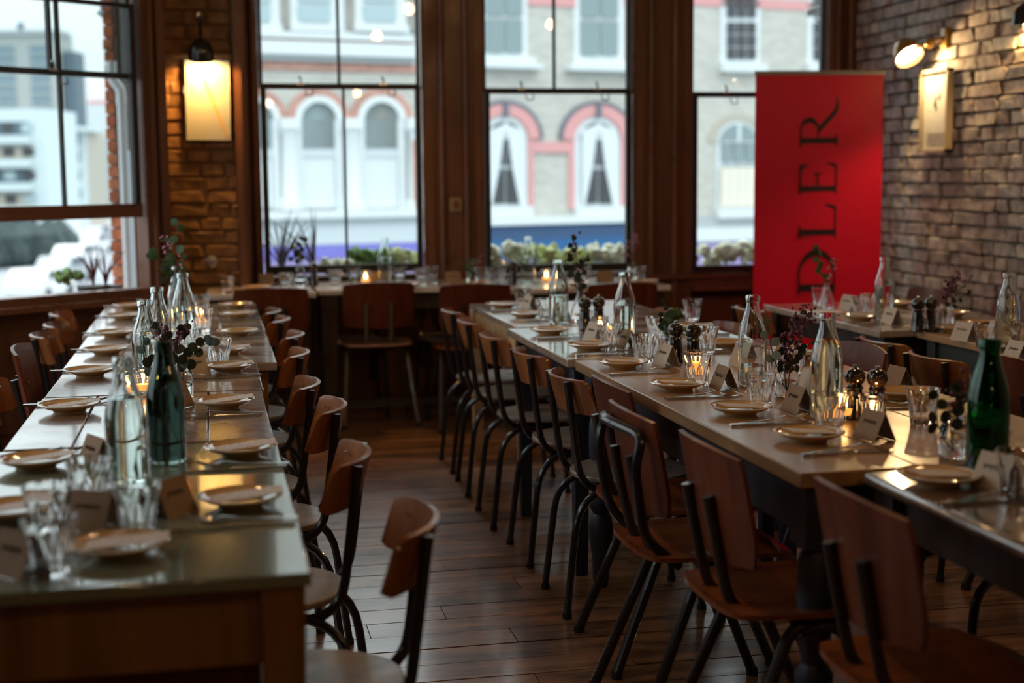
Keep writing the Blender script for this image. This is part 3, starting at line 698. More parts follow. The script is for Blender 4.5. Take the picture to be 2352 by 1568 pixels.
bm = tube(B(), [(0, 0, -1.5), (0, 0, EYE + (405 - 225) / F * 8.7)], .026, 12); ob('pipe', bm, 'wframe', t)
bm = tube(B(), fillet([(0, 0, EYE + (405 - 240) / F * 8.7), (0, 0, EYE + (405 - 205) / F * 8.7), (-.05, 0, EYE + (405 - 180) / F * 8.7), (-.05, 0, EYE + .7)], .03), .03, 12); ob('swan_neck', bm, 'wframe', t)
a = camD(285, 8.95); ob('outer_brickwork', box(B(), (a.x + .06, a.y, 2.2), (.10, .1, 1.3)), 'greyb', kind='structure')
a = camD(241, 8.9, 30); bm = lathe(B(), [(0, 0), (.02, 0), (.055, .03), (.03, .05), (.03, .12), (0, .12)], 14); ob('hopper_head', bm, 'greystone', loc=(a.x, a.y, a.z - .03), label='grey pointed stone corbel above the orange brick pilaster', cat='corbel')
# planting on the outer sills
def spiky(name, label, px, py, D, hgt, n, mat, spread=.5, group=None, wd=.012):
    c = onp(px, py, (0, 8.90, 0), (0, 1, 0)) if px > 500 else onp(px, py, Vector((A1.x, A1.y, 0)) - N1 * .30, N1); t = emp(name, label, 'plant', c, 0, group)
    bm = lathe(B(), [(0, -.12), (.07, -.12), (.09, 0), (.08, 0), (0, -.01)], 14); ob('pot', bm, 'planter', t)
    for k in range(n):
        a_ = random.uniform(0, 2 * PI); s_ = random.uniform(.05, spread); h_ = hgt * random.uniform(.6, 1)
        pts = [Vector((math.cos(a_), math.sin(a_), 0)) * (s_ * h_ * u ** 1.6) + Vector((0, 0, h_ * (u - .25 * s_ * u * u))) for u in (0, .3, .6, .85, 1)]
        ob('leaf', tube(B(), pts, [wd * .5, wd * .5, wd * .4, wd * .25, .001], 5), mat, t)
    return t
spiky('cordyline', 'dark spiky cordyline in a pot outside the second window, left plant', 648, 628, 8.95, .42, 14, 'cordy', .75, 'spiky plants outside the second window')
spiky('cordyline', 'dark spiky cordyline outside the second window, right plant', 722, 632, 8.95, .45, 14, 'cordy', .7, 'spiky plants outside the second window')
spiky('cordyline', 'red-leaved cordyline on the outer sill of the left window', 215, 655, 8.2, .22, 8, 'dracaena', .5); spiky('cordyline', 'small red cordyline by the brick pilaster outside', 243, 655, 8.25, .22, 7, 'dracaena', .6)
def shrub(label, px, py, D, r, n, mat, group=None, cat='plant', name='window_box_shrub'):
    c = onp(px, py, (0, 8.90, 0), (0, 1, 0)) if px > 500 else onp(px, py, Vector((A1.x, A1.y, 0)) - N1 * .30, N1); bm = B()
    for k in range(n): blob(bm, (random.uniform(-r, r), random.uniform(-r * .5, r * .5), random.uniform(0, r * .9)), r * random.uniform(.18, .36), 1, .35)
    return ob(name, bm, mat, loc=c, label=label, cat=cat, group=group)
shrub('green bushy plant outside the left window sill', 160, 650, 8.1, .07, 26, 'bush')
for i, (px, py, r, m_, lb) in enumerate([(850, 615, .13, 'bush', 'green shrub outside the second window behind a bottle'), (920, 610, .11, 'yellow', 'lime flowers outside the second window, right end'), (770, 625, .1, 'white_petal', 'cream flowers outside the second window beside the glazing bar'),
    (1150, 610, .13, 'white_petal', 'cream flowers outside the third window, left end'), (1235, 606, .12, 'yellow', 'lime green flowers outside the third window, centre left'), (1320, 612, .11, 'yellow', 'lime flowers outside the third window, centre right'),
    (1400, 608, .13, 'white_petal', 'cream flowers outside the third window, right end'), (1630, 605, .12, 'white_petal', 'pale flowers outside the fourth window, left bunch'), (1700, 600, .12, 'white_petal', 'pale flowers outside the fourth window, bunch by the banner')]):
    shrub(lb, px, py, 9.1, r, 30, m_, 'flowers in the window boxes', 'flowers', 'window_box_flowers')
for i, (a_, b_) in enumerate(((x2a, x2b), (x3a, x3b), (x4a, x4b))):
    ob('window_box', box(B(), ((a_ + b_) / 2, 8.87, .665), (b_ - a_ - .06, .2, .14)), 'planter', label=['dark window box outside the second window', 'dark window box outside the third window', 'dark window box outside the fourth window'][i], cat='planter')
# ------------------------------------------------------------------ banner, lamps, pictures
# roll-up banner in front of window 4
b0 = onp(1733, 400, (0, 7.95, 0), (0, 1, 0)); b1 = onp(2026, 400, (0, 7.85, 0), (0, 1, 0))
ba = math.atan2(b1.y - b0.y, b1.x - b0.x); bw = (Vector((b1.x - b0.x, b1.y - b0.y))).length
def bp_(px, py):
    n = Vector((math.sin(ba), -math.cos(ba), 0)); q = onp(px, py, b0, n); return (q - b0).dot(Vector((math.cos(ba), math.sin(ba), 0))), q.z
bt = bp_(1880, 172)[1]
t = emp('banner_stand', 'tall red roll-up banner with black serif letters in the corner', 'banner', (b0.x, b0.y, 0), ba)
bm = sheet(B(), lambda u, v: Vector((u * bw, .012 * math.sin(u * 5 + v * 2) * (1 - v) * v * 2 - .004 * math.exp(-((u - .52) / .02) ** 2), .07 + v * (bt - .07))), 30, 12, .002); ob('printed_sheet', bm, 'red', t)
ob('top_rail', box(B(), (bw / 2, 0, bt + .012), (bw + .01, .022, .026)), 'alu', t, bevel=.003); ob('base_case', box(B(), (bw / 2, 0, .04), (bw + .04, .16, .08)), 'alu', t, bevel=.02)
ob('support_pole', tube(B(), [(bw / 2, .04, .05), (bw / 2, .02, bt)], .009), 'alu', t)
# serif letters as outline polygons in letter space (x right 0.., y up 0..1 cap height), turned 90 degrees
def rect(x0, y0, x1, y1): return [(x0, y0), (x1, y0), (x1, y1), (x0, y1)]
def serif_stem(x, w_, y0=0, y1=1, s=.09, t_=.035):
    return [[(x - s, y0), (x + w_ + s, y0), (x + w_ + s, y0 + t_ * .6), (x + w_, y0 + t_ * 2), (x + w_, y1 - t_ * 2), (x + w_ + s, y1 - t_ * .6), (x + w_ + s, y1), (x - s, y1), (x - s, y1 - t_ * .6), (x, y1 - t_ * 2), (x, y0 + t_ * 2), (x - s, y0 + t_ * .6)]]
def bowl(cx, cy, rx, ry, tx, ty, n=16, a0=-90, a1=90):
    o = []; i_ = []
    for k in range(n + 1):
        a_ = math.radians(a0 + (a1 - a0) * k / n)
        o.append((cx + rx * math.cos(a_), cy + ry * math.sin(a_))); i_.append((cx + (rx - tx) * math.cos(a_), cy + (ry - ty) * math.sin(a_)))
    return [[o[k], o[k + 1], i_[k + 1], i_[k]] for k in range(n)]
def gD(): return serif_stem(.12, .13) + bowl(.45, .5, .52, .5, .14, .045) + [rect(.2, .955, .46, 1), rect(.2, 0, .46, .045)]
def gL(): return serif_stem(.12, .13) + [rect(.2, 0, .62, .05), [(.52, .05), (.62, 0), (.80, 0), (.86, .30), (.82, .30), (.72, .06)]]
def gE(): return serif_stem(.12, .13) + [rect(.2, 0, .62, .05), [(.52, .05), (.62, 0), (.80, 0), (.85, .26), (.81, .26), (.72, .06)], rect(.2, .95, .72, 1), [(.60, .95), (.78, 1), (.78, .76), (.745, .76), (.71, .90)], rect(.22, .49, .55, .535), rect(.535, .40, .57, .63)]
def gR(): return serif_stem(.12, .13) + bowl(.42, .745, .32, .255, .13, .04) + [rect(.2, .96, .43, 1), rect(.2, .49, .43, .53), [(.36, .50), (.52, .50), (.90, .10), (1.08, .035), (1.20, .035), (1.20, 0), (.98, -.02), (.82, .03)]]
Lx0 = bp_(1835, 400)[0]; Lx1 = bp_(1921, 400)[0]; cap = Lx1 - Lx0
for nm, gl, y_lo, y_hi, wd in (('letter_d', gD(), 677, 572, .97), ('letter_l', gL(), 548, 467, .86), ('letter_e', gE(), 447, 372, .85), ('letter_r', gR(), 338, 224, 1.2)):
    z0 = bp_(1880, y_lo)[1]; z1 = bp_(1880, y_hi)[1]; bm = B()
    lo = min(x for g in gl for x, y in g); hi = max(x for g in gl for x, y in g)
    for g in gl:
        f = [bm.verts.new((Lx1 - y * cap, -.008, z0 + (x - lo) / (hi - lo) * (z1 - z0))) for x, y in g]
        b_ = [bm.verts.new((v.co.x, -.0065, v.co.z)) for v in f]
        bm.faces.new(f); bm.faces.new(b_[::-1])
        for k in range(len(f)): bm.faces.new((f[k], b_[k], b_[(k + 1) % len(f)], f[(k + 1) % len(f)]))
    ob(nm, bm, 'letter', t)
# lamp on the pier
q = onp(455, 128, (0, YP - .14, 0), (0, 1, 0)); wq = onp(459, 38, (0, YP, 0), (0, 1, 0))
t = emp('wall_lamp', 'black domed wall lamp lighting the parchment picture on the dark pier', 'lamp', (wq.x, YP - .015, wq.z))
bm = lathe(B(), [(0, 0), (.03, 0), (.026, .012), (0, .014)], 16)
for v in bm.verts: v.co = Matrix.Rotation(PI/2, 3, 'X') @ v.co
ob('wall_plate', bm, 'lampblack', t)
dz = q.z - wq.z
ob('arm', tube(B(), fillet([(0, -.01, 0), (0, -.11, -.02), (0, -.14, dz + .07)], .04), .009, 8), 'lampblack', t)
MX = Matrix.Translation((0, -.125, dz)) @ Matrix.Rotation(.35, 4, 'X')
dome = [(.012, .092), (.03, .085), (.055, .06), (.068, .025), (.072, -.02), (.068, -.02), (.063, .022), (.05, .054), (.02, .078)]
bm = lathe(B(), [(0, .093)] + dome + [(0, .08)], 24)
for v in bm.verts: v.co = MX @ v.co
ob('lamp_shade', bm, 'lampblack', t)
bm = B(); blob(bm, (0, 0, .0), .026, 2, 0)
for v in bm.verts: v.co = MX @ v.co
ob('bulb', bm, 'bulb', t)
def spot(name, loc, tgt, e, col, ang, blend=.5, rad=.03):
    l = bpy.data.lights.new(name, 'SPOT'); l.energy = e; l.color = col; l.spot_size = math.radians(ang); l.spot_blend = blend; l.shadow_soft_size = rad
    o = bpy.data.objects.new(name, l); COL.objects.link(o); o.location = loc; o.rotation_euler = (Vector(tgt) - Vector(loc)).to_track_quat('-Z', 'Y').to_euler(); return o
def point(name, loc, e, col, rad=.04):
    l = bpy.data.lights.new(name, 'POINT'); l.energy = e; l.color = col; l.shadow_soft_size = rad
    o = bpy.data.objects.new(name, l); COL.objects.link(o); o.location = loc; return o
WARM = (1, .62, .22)
lc = Vector((wq.x, YP - .14, q.z - .03))
spot('pier_lamp_light', lc, (lc.x + .02, YP, lc.z - .35), 21, (1, .48, .10), 150, .25)
# parchment picture on the pier
def picpt(px, py): q_ = onp(px, py, (0, YP - .03, 0), (0, 1, 0)); return q_
a = picpt(429, 322); b_ = picpt(524, 140); wv, hv = b_.x - a.x, b_.z - a.z
t = emp('framed_picture', 'glowing parchment picture in a thin black frame on the dark pier', 'picture', ((a.x + b_.x) / 2, YP - .035, a.z)); t.rotation_euler = (0, .012, 0)
ob('backing', box(B(), (0, .01, hv / 2), (wv + .02, .03, hv + .02)), 'lampblack', t); ob('print', box(B(), (0, -.012, hv / 2), (wv, .016, hv)), 'print_', t)
ob('drawn_line', box(B(), (0, 0, 0), (.018, .002, hv * .78), 0, Matrix.Translation((wv * .17, -.0205, hv * .40)) @ Matrix.Rotation(-.36, 4, 'Y')), 'printline', t)
# old round switch low on the pier
q = onp(487, 600, (0, YP, 0), (0, 1, 0)); bm = lathe(B(), [(0, 0), (.035, 0), (.033, .02), (.012, .026), (.01, .04), (0, .04)], 16)
for v in bm.verts: v.co = Matrix.Rotation(PI/2, 3, 'X') @ v.co
ob('round_switch', bm, 'alu', loc=(q.x, YP - .012, q.z), label='small round metal switch low on the dark pier above the corner table', cat='switch')
# adjustable ochre lamp on the right wall
def onR(px, py, x=XR): return onp(px, py, (x, 0, 0), (1, 0, 0))
q = onR(2165, 88, XR - .06); sh = onp(2082, 118, (q.x - .30, q.y + .12, 0), (.2, -1, 0))
t = emp('wall_lamp', 'ochre jointed wall lamp with a bright round face on the brick wall', 'lamp', q)
bm = B(); box(bm, (.03, 0, 0), (.06, .07, .12)); ob('wall_bracket', bm, 'brass', t, bevel=.01)
v_ = sh - q
ob('arm', tube(B(), [(0, 0, .0), tuple(v_ * .35 + Vector((0, 0, .01)))], .013), 'brass', t)
bm = B(); blob(bm, v_ * .36, .03, 2, 0); ob('joint', bm, 'brass', t); ob('arm', tube(B(), [tuple(v_ * .36), tuple(v_ * .75)], .011), 'brass', t)
axis = Vector((.12, -.75, -.80)).normalized(); rot = axis.to_track_quat('Z', 'Y').to_matrix()
bm = lathe(B(), [(0, -.075), (.03, -.072), (.06, -.05), (.078, -.01), (.082, .03), (.078, .03), (.07, -.005), (.05, -.04), (0, -.06)], 28)
for v in bm.verts: v.co = rot @ v.co + v_
ob('lamp_shade', bm, 'brass', t)
bm = lathe(B(), [(0, .012), (.074, .012), (.074, .016), (0, .02)], 28)
for v in bm.verts: v.co = rot @ v.co + v_
ob('lamp_face', bm, 'bulbw', t)
bm = lathe(B(), [(.080, .028), (.087, .028), (.087, .045), (.080, .045), (.080, .028)], 28)
for v in bm.verts: v.co = rot @ v.co + v_
ob('rim', bm, 'brass', t)
ob('conduit', tube(B(), [(.04, 0, .05), (.04, 0, 1.2)], .012), 'lampblack', t)
LP = q + v_ + axis * .05
spot('ochre_lamp_light', LP, LP + axis, 12, (1, .66, .28), 168, .3)
# black wall lamp at the top right edge
q = onR(2400, 20, XR - .05); sh = onp(2362, 45, (q.x - .28, q.y + .1, 0), (.2, -1, 0)); t = emp('wall_lamp', 'black shaded lamp at the top right edge with a warm rim', 'lamp', q); v_ = sh - q
ob('arm', tube(B(), fillet([(.05, 0, .05), tuple(v_ * .5 + Vector((0, 0, .12))), tuple(v_ + Vector((0, 0, .07)))], .05), .010), 'lampblack', t)
bm = lathe(B(), [(0, .09), (.025, .088), (.06, .06), (.078, .02), (.085, -.03), (.081, -.03), (.073, .018), (.05, .055), (0, .078)], 28)
for v in bm.verts: v.co = v.co + v_
ob('lamp_shade', bm, 'lampblack', t); bm = B(); blob(bm, v_ + Vector((0, 0, -.005)), .03, 2, 0); ob('bulb', bm, 'bulb', t)
spot('black_lamp_light', q + v_ + Vector((0, 0, -.04)), q + v_ + Vector((.32, .12, -.7)), 20, (1, .56, .18), 140, .5)
# tall framed picture on the brick wall
a = onR(2118, 345, XR - .06); b_ = onR(2186, 165, XR - .06); wv = abs(a.y - b_.y); hv = 0
zt = onR(2150, 160, XR - .06).z; zb = onR(2150, 350, XR - .06).z
t = emp('framed_picture', 'pale narrow framed print hanging on the brick wall below the ochre lamp', 'picture', (XR - .065, (a.y + b_.y) / 2, zb), -PI/2); hv = zt - zb
bm = B(); fr = .016
for (c_, s_) in (((0, 0, fr / 2), (wv, .04, fr)), ((0, 0, hv - fr / 2), (wv, .04, fr)), ((-wv / 2 + fr / 2, 0, hv / 2), (fr, .04, hv)), ((wv / 2 - fr / 2, 0, hv / 2), (fr, .04, hv))): box(bm, c_, s_)
ob('frame', bm, 'frame', t); ob('paper', box(B(), (0, .008, hv / 2), (wv - .02, .01, hv - .02)), 'paper', t)
bm = B()
for k in range(9):
    x_ = random.uniform(-.04, .05); z_ = hv * random.uniform(.50, .72); box(bm, (x_, .001, z_), (.012, .002, .02), 0)
for k in range(7): box(bm, (0, .001, hv * .08 + k * .012), (wv * .6, .001, .002))
ob('drawing', bm, 'alu', t, kind='stuff')

# ------------------------------------------------------------------ tables
TZ = .76
def table(label, x0, x1, y0, y1, top, frame_m, th=.028, ap=.09, legs='square', z=TZ, planks=0, group='dining tables', lw=.06, inset=.06, bev=.004, top_label=None, rail=False, name='dining_table', low=0):
    cx, cy = (x0 + x1) / 2, (y0 + y1) / 2; L_, W2 = y1 - y0, x1 - x0
    t = emp(name, label, 'table', (cx, cy, 0), 0, group)
    if planks:
        tp = emp('table_top', None, None); tp.parent = t; pw = W2 / planks
        for k in range(planks):
            bm = box(B(), (0, 0, 0), (pw - .0025, L_ - random.uniform(0, .004), th - random.uniform(0, .001)))
            ob('plank', bm, top, tp, loc=(-W2 / 2 + pw * (k + .5), 0, z - th / 2), bevel=.003)
    else: ob('table_top', box(B(), (0, 0, z - th / 2), (W2, L_, th)), top, t, bevel=bev)
    if ap:
        for s in (-1, 1):
            ob('apron', box(B(), (s * (W2 / 2 - inset), 0, z - th - ap / 2), (.022, L_ - 2 * inset, ap)), frame_m, t)
            ob('apron', box(B(), (0, s * (L_ / 2 - inset), z - th - ap / 2), (W2 - 2 * inset, .022, ap)), frame_m, t)
    zt_ = z - th
    for sx_ in (-1, 1):
        for sy in (-1, 1):
            x, y = sx_ * (W2 / 2 - inset), sy * (L_ / 2 - inset)
            if legs == 'square':
                bm = B(); m = Matrix.Translation((x, y, 0)); a_ = lw / 2
                bmesh.ops.create_cone(bm, cap_ends=True, segments=4, radius1=a_ * 1.0, radius2=a_ * 1.414, depth=zt_, matrix=Matrix.Translation((x, y, zt_ / 2)) @ Matrix.Rotation(PI/4, 4, 'Z'))
                ob('leg', bm, frame_m, t, bevel=.002)
            elif legs == 'turned':
                bm = lathe(B(), [(0, 0), (.022, 0), (.028, .03), (.030, .10), (.040, .17), (.043, .20), (.036, .235), (.026, .25), (.040, .275), (.042, .30), (.028, .325), (.034, .36), (.040, .48), (.038, zt_ - .17), (.030, zt_ - .15), (.045, zt_ - .14), (0, zt_ - .14)], 20, (x, y, 0)); box(bm, (x, y, zt_ - .07), (.085, .085, .14)); ob('leg', bm, frame_m, t)
            elif legs == 'tube': ob('leg', tube(B(), [(x, y, 0), (x, y, zt_)], .018, 10), frame_m, t)
    if low: ob('chair_stand_in', box(B(), (0, -L_ / 2 + .16, .36), (W2 - .16, .018, .46)), 'backB', t)  # red board added in place of a chair tucked under the table
    if rail: ob('foot_rail', box(B(), (0, -L_ / 2 + inset, .12), (W2 - 2 * inset, .035, .035)), frame_m, t)
    return t
T_ = table
tg = 'tables of the left row'
T_('green-grey enamel topped table nearest the camera in the left row', -.50, .138, 2.20, 3.375, 'tabgreen', 'midwood', ap=.13, th=.022, lw=.07, inset=.045, group=tg, low=1)
T_('dark worn wooden table behind the green-topped one, left row', -.485, .133, 3.395, 4.185, 'tabdark', 'midwood', group=tg, planks=4)
T_('third table from the front in the left row', -.48, .138, 4.195, 4.79, 'tabdark', 'midwood', group=tg)
T_('wider fourth table jutting into the aisle, left row', -.49, .205, 4.805, 5.795, 'tabtop2', 'midwood', group=tg, planks=4)
T_('last table of the left row, by the pier', -.51, .205, 5.82, 7.12, 'tabtop2', 'midwood', group=tg, planks=4)
tg = 'tables of the right row'
T_('dark round-cornered table at the bottom right corner', 1.305, 2.10, 1.25, 2.69, 'tabdark', 'darkwood', group=tg, bev=.012, lw=.08)
T_('long rustic plank table with turned legs, right row', 1.178, 1.99, 2.71, 4.575, 'tablong', 'navy', th=.034, ap=.13, legs='turned', group=tg, planks=3, inset=.07)
T_('dark-framed table between the rustic and the pale-sided one, right row', 1.158, 1.96, 4.60, 5.60, 'tabtop2', 'navy', group=tg, planks=4)
T_('pale pine-sided table, farthest in the right row', 1.212, 1.98, 5.64, 6.74, 'tabtop2', 'tabpale', ap=.15, group=tg, inset=.03)
tg = 'tables by the brick wall'
T_('table by the brick wall with dark green panel below, nearer one', 2.68, 3.38, 3.7, 5.07, 'tablong', 'greenp', ap=.28, group=tg, planks=3)
T_('farther table by the brick wall, in front of the banner', 2.54, 3.24, 5.10, 6.30, 'tabtop2', 'darkwood', group=tg, planks=3)
tg = 'tables under the windows'
T_('small left table under the windows, against the dark pier', -.03, .545, 7.66, 8.16, 'tabwhite', 'darkwood', group=tg)
T_('middle table under the windows with black foot rail', .565, 1.50, 7.80, 8.34, 'tabwhite', 'darkwood', group=tg, legs='square', lw=.09, rail=True)
T_('right-hand table under the windows, pale pointed corner showing', 1.52, 2.49, 7.52, 8.24, 'tabwhite', 'darkwood', group=tg, rail=True)

# ------------------------------------------------------------------ chairs
def chairA(label, group, mat_back='backA', mat_seat='seatA', tm='black'):
    t = emp('dining_chair', label, 'chair', (0, 0, 0), 0, group)
    bm = prism(B(), superell(.185, .190, 36, 2.3, .06), 0, .016)
    for v in bm.verts:
        v.co.z += .418 - .010 * max(0, 1 - (v.co.x ** 2 + v.co.y ** 2) / .03)
    s = ob('seat', bm, mat_seat, t, bevel=.004)
    hw, sag = .185, .075; R_ = (hw * hw + sag * sag) / (2 * sag); am = math.asin(hw / R_)
    def f(u, v):
        a_ = (u * 2 - 1) * am; rr = 1
        z = .640 + v * .108
        e = min(u, 1 - u) * 2 * hw
        if e < .03: q_ = 1 - math.sqrt(max(0, 1 - (1 - e / .03) ** 2)); z = .694 + (z - .694) * (1 - .22 * q_)
        return Vector((R_ * math.sin(a_), -.165 - (R_ * math.cos(a_) - (R_ - sag)) - (v - .5) * .03, z))
    ob('backrest', sheet(B(), f, 22, 4, .011), mat_back, t, smooth=50)
    for sx_ in (-1, 1):
        x = sx_ * .135; yb_ = f(.5 + sx_ * .135 / (2 * hw) * .93, .5).y - .014
        bp = ob('back_post', tube(B(), fillet([(x, yb_ - .016, .742), (x, yb_ + .004, .58), (x * .97, yb_ + .03, .392), (x * .9, .10, .386)], .10, 6), .0115, 10), tm, t)
        for zz in (.665, .72):
            bm = B(); blob(bm, (x, yb_ + .026, zz), .006, 1, 0, (1, .5, 1)); ob('rivet', bm, 'rivet', bp)
        l = ob('leg', tube(B(), fillet([(sx_ * .10, .06, .398), (sx_ * .15, -.20, .398), (sx_ * .165, -.245, .012)], .13, 6), .0115, 10), tm, t)
        ob('foot_cap', tube(B(), [(sx_ * .165, -.245, 0), (sx_ * .165, -.2445, .016)], .0145, 10), 'rubber', l)
        l = ob('leg', tube(B(), fillet([(sx_ * .10, -.02, .386), (sx_ * .155, .165, .396), (sx_ * .165, .195, .012)], .09, 5), .0115, 10), tm, t)
        ob('foot_cap', tube(B(), [(sx_ * .165, .195, 0), (sx_ * .165, .1945, .016)], .0145, 10), 'rubber', l)
    bm = tube(B(), [(-.13, -.05, .402), (.13, -.05, .402)], .010, 8); tube(bm, [(-.13, .08, .402), (.13, .08, .402)], .010, 8); ob('seat_frame', bm, tm, t)
    return t
def chairB(label, group, mat_back='backB', mat_seat='seatB', tm='browntube', rail=False):
    t = emp('dining_chair', label, 'chair', (0, 0, 0), 0, group)
    def fs(u, v):
        x = (u - .5) * .40; y = (v - .5) * .40; d = -.016 * (1 - (2 * u - 1) ** 2) * math.sin(PI * min(1, v * 1.1)) - .02 * max(0, v - .85) / .15 * 1.0
        k = 1 - .10 * abs(2 * v - 1) ** 4; k2 = 1 - .12 * abs(2 * u - 1) ** 4
        return Vector((x * k * (1 - .06 * (.5 - v)), y * k2, .452 + d))
    ob('seat', sheet(B(), fs, 14, 14, .011), mat_seat, t, smooth=60)
    hw, sag = .195, .034; R_ = (hw * hw + sag * sag) / (2 * sag); am = math.asin(hw / R_)
    def f(u, v):
        k = 1 - .10 * max(0, 1 - v * 3) ** 2 - .04 * max(0, v * 6 - 5) ** 2
        a_ = (u * 2 - 1) * am * k
        z = .555 + v * .235 + (.012 * (1 - (2 * u - 1) ** 2)) * (1 if v > .5 else -1)
        return Vector((R_ * math.sin(a_), -.150 - (R_ * math.cos(a_) - (R_ - sag)) - (v - .3) * .045, z))
    ob('backrest', sheet(B(), f, 18, 12, .011), mat_back, t, smooth=60)
    for sx_ in (-1, 1):
        x = sx_ * .068; yA = f(.5 + sx_ * .17, .55).y - .019; yb_ = f(.5 + sx_ * .17, .0).y - .016
        bp = ob('back_post', tube(B(), fillet([(x, yA, .69), (x, yb_, .555), (x, yb_ + .03, .425), (x * 1.1, .10, .424)], .07, 6), .0125, 10), tm, t)
        bm = B(); blob(bm, (x, f(.5 + sx_ * .17, .45).y + .008, .66), .007, 1, 0, (1, .5, 1)); ob('rivet', bm, 'rivet', bp)
        l = ob('leg', tube(B(), fillet([(sx_ * .15, .05, .425), (sx_ * .165, -.055, .425), (sx_ * .205, -.225, .012)], .05, 5), .014, 10), tm, t)
        ob('foot_cap', tube(B(), [(sx_ * .205, -.227, 0), (sx_ * .204, -.224, .018)], .0165, 10), 'rubber', l)
        l = ob('leg', tube(B(), fillet([(sx_ * .15, -.03, .405), (sx_ * .165, .055, .420), (sx_ * .205, .225, .012)], .05, 5), .014, 10), tm, t)
        ob('foot_cap', tube(B(), [(sx_ * .205, .227, 0), (sx_ * .204, .224, .018)], .0165, 10), 'rubber', l)
    bm = tube(B(), [(-.155, .0, .420), (.155, .0, .420)], .012, 8); ob('seat_frame', bm, tm, t)
    if rail:
        ob('hand_rail', tube(B(), fillet([(-.13, -.10, .42), (-.15, -.20, .50), (-.165, -.225, .68), (-.165, -.205, .755), (0, -.26, .775), (.165, -.205, .755), (.165, -.225, .68), (.15, -.20, .50), (.13, -.10, .42)], .07, 6), .0125, 10), 'black', t)
    return t
protos = {}
def place_chair(kind, x, y, rz, label, group, **k):
    key = (kind, tuple(sorted(k.items())))
    if key not in protos:
        protos[key] = (chairA if kind == 'A' else chairB)(label, group, **k); t = protos[key]; t.location = (x, y, 0); t.rotation_euler = (0, 0, rz)
    else: t = dup(protos[key], None, (x, y, 0), rz, label); t['group'] = group
    return t
E_ = -PI/2; Wd = PI/2
gA = 'chairs on the aisle side of the left tables'
for (y, x, lb) in ((2.62, .165, 'black-framed chair nearest the camera beside the green-topped table'), (3.27, .11, 'chair with orange ply back, second from the front, left row aisle'), (3.97, .12, 'chair with orange ply back, third from the front, left row aisle'),
    (4.42, .08, 'tall-backed brown chair, fourth from the front, left row aisle'), (5.20, .10, 'fifth chair from the front along the left row aisle'), (5.80, .12, 'sixth chair from the front along the left row aisle'),
    (6.45, .10, 'seventh chair along the left row aisle'), (6.86, .08, 'last chair along the left row aisle, nearest the windows')):
    place_chair('A', x - .02, y, Wd - .11 + random.uniform(-.04, .04), lb, gA)
gA = 'chairs on the window side of the left tables'
for (k, y, x, lb) in (('A', 4.60, -.48, 'brown chair at the left picture edge, window side'), ('B', 5.18, -.47, 'broad-backed chair at the left edge, second on the window side'), ('A', 6.08, -.48, 'third chair on the window side of the left row'), ('A', 6.48, -.47, 'fourth chair on the window side of the left row'), ('A', 7.0, -.50, 'last chair on the window side, beneath the left window')):
    place_chair(k, x, y, E_ + random.uniform(-.06, .06), lb, gA)
gA = 'chairs on the aisle side of the right tables'
for (k, y, x, lb, kw) in (('A', 4.35, 1.30, 'black-framed chair with narrow ply back beside the rustic table corner', {}), ('A', 4.95, 1.31, 'second narrow-backed chair from the rustic table, right row aisle', {}), ('A', 5.50, 1.29, 'third narrow-backed chair from the rustic table, right row aisle', {}),
    ('A', 6.08, 1.30, 'yellowish narrow-backed chair in front of the pale pine table', {}), ('A', 6.58, 1.31, 'last narrow-backed chair at the pale pine table, near the windows', {}),
    ('B', 3.85, 1.28, 'red-brown chair pushed under the rustic table, fourth from the front', {}), ('B', 3.38, 1.20, 'red-brown chair with a tubular rail behind its back', dict(rail=True)),
    ('B', 2.91, 1.235, 'red-brown chair second from the front beside the right row', {}), ('B', 2.36, 1.325, 'dark red-brown chair nearest the camera at the bottom right', {})):
    place_chair(k, x, y, E_ + (random.uniform(-.05, .05) if k == 'A' else 0), lb, gA, **kw)
gA = 'chairs on the far side of the right tables'
for (k, y, x, lb) in (('A', 6.27, 1.88, 'pale-backed chair on the far side of the pine-sided table'), ('A', 5.60, 1.92, 'second chair from the windows, far side of the right row'), ('A', 4.90, 1.86, 'chair behind the black mills, far side of the right row'), ('B', 4.42, 1.95, 'grey-brown sheen chair behind the clear bottles, far side'), ('A', 3.2, 1.95, 'chair on the far side behind the green bottle'), ('B', 2.0, 2.0, 'chair in shadow under the bottom right table, far side')):
    place_chair(k, x, y, Wd, lb, gA)
gA = 'chairs at the tables by the brick wall'
for (k, y, x, rz, lb) in (('A', 6.25, 2.66, E_, 'dark chair before the red banner, facing the wall tables'), ('A', 4.92, 2.66, E_, 'narrow-backed chair at the near wall table, left of the pair'), ('A', 4.45, 2.62, E_, 'narrow-backed chair at the near wall table, right of the pair'), ('B', 3.98, 2.64, E_, 'dark red chair at the right edge behind the green bottle'),
    ('B', 6.42, 3.27, Wd, 'silvery sheen broad chair against the bricks, left one'), ('B', 5.72, 3.33, Wd, 'silvery sheen broad chair against the bricks, right one')):
    place_chair(k, x, y, rz, lb, gA)
gA = 'chairs at the tables under the windows'
place_chair('B', .89, 7.95, 0, 'brown chair with pinkish seat facing the window table, aisle end', gA, mat_back='backB', mat_seat='seatP', tm='olive')
for (k, y, x, rz, lb) in (('B', 7.74, .30, 0, 'dark red chair at the small table against the pier'), ('B', 7.68, 1.38, 0, 'dark red chair at the window table behind the pine-sided table'), ('B', 7.5, 2.15, 0, 'dark chair at the right-hand window table'),
    ('A', 8.26, .80, PI, 'small-backed chair below the second window, left'), ('A', 8.28, 1.36, PI, 'small-backed chair below the post between windows'), ('A', 8.22, 1.80, PI, 'small-backed chair below the third window, left'), ('A', 8.22, 2.25, PI, 'small-backed chair below the third window, right')):
    place_chair(k, x, y, rz, lb, gA)
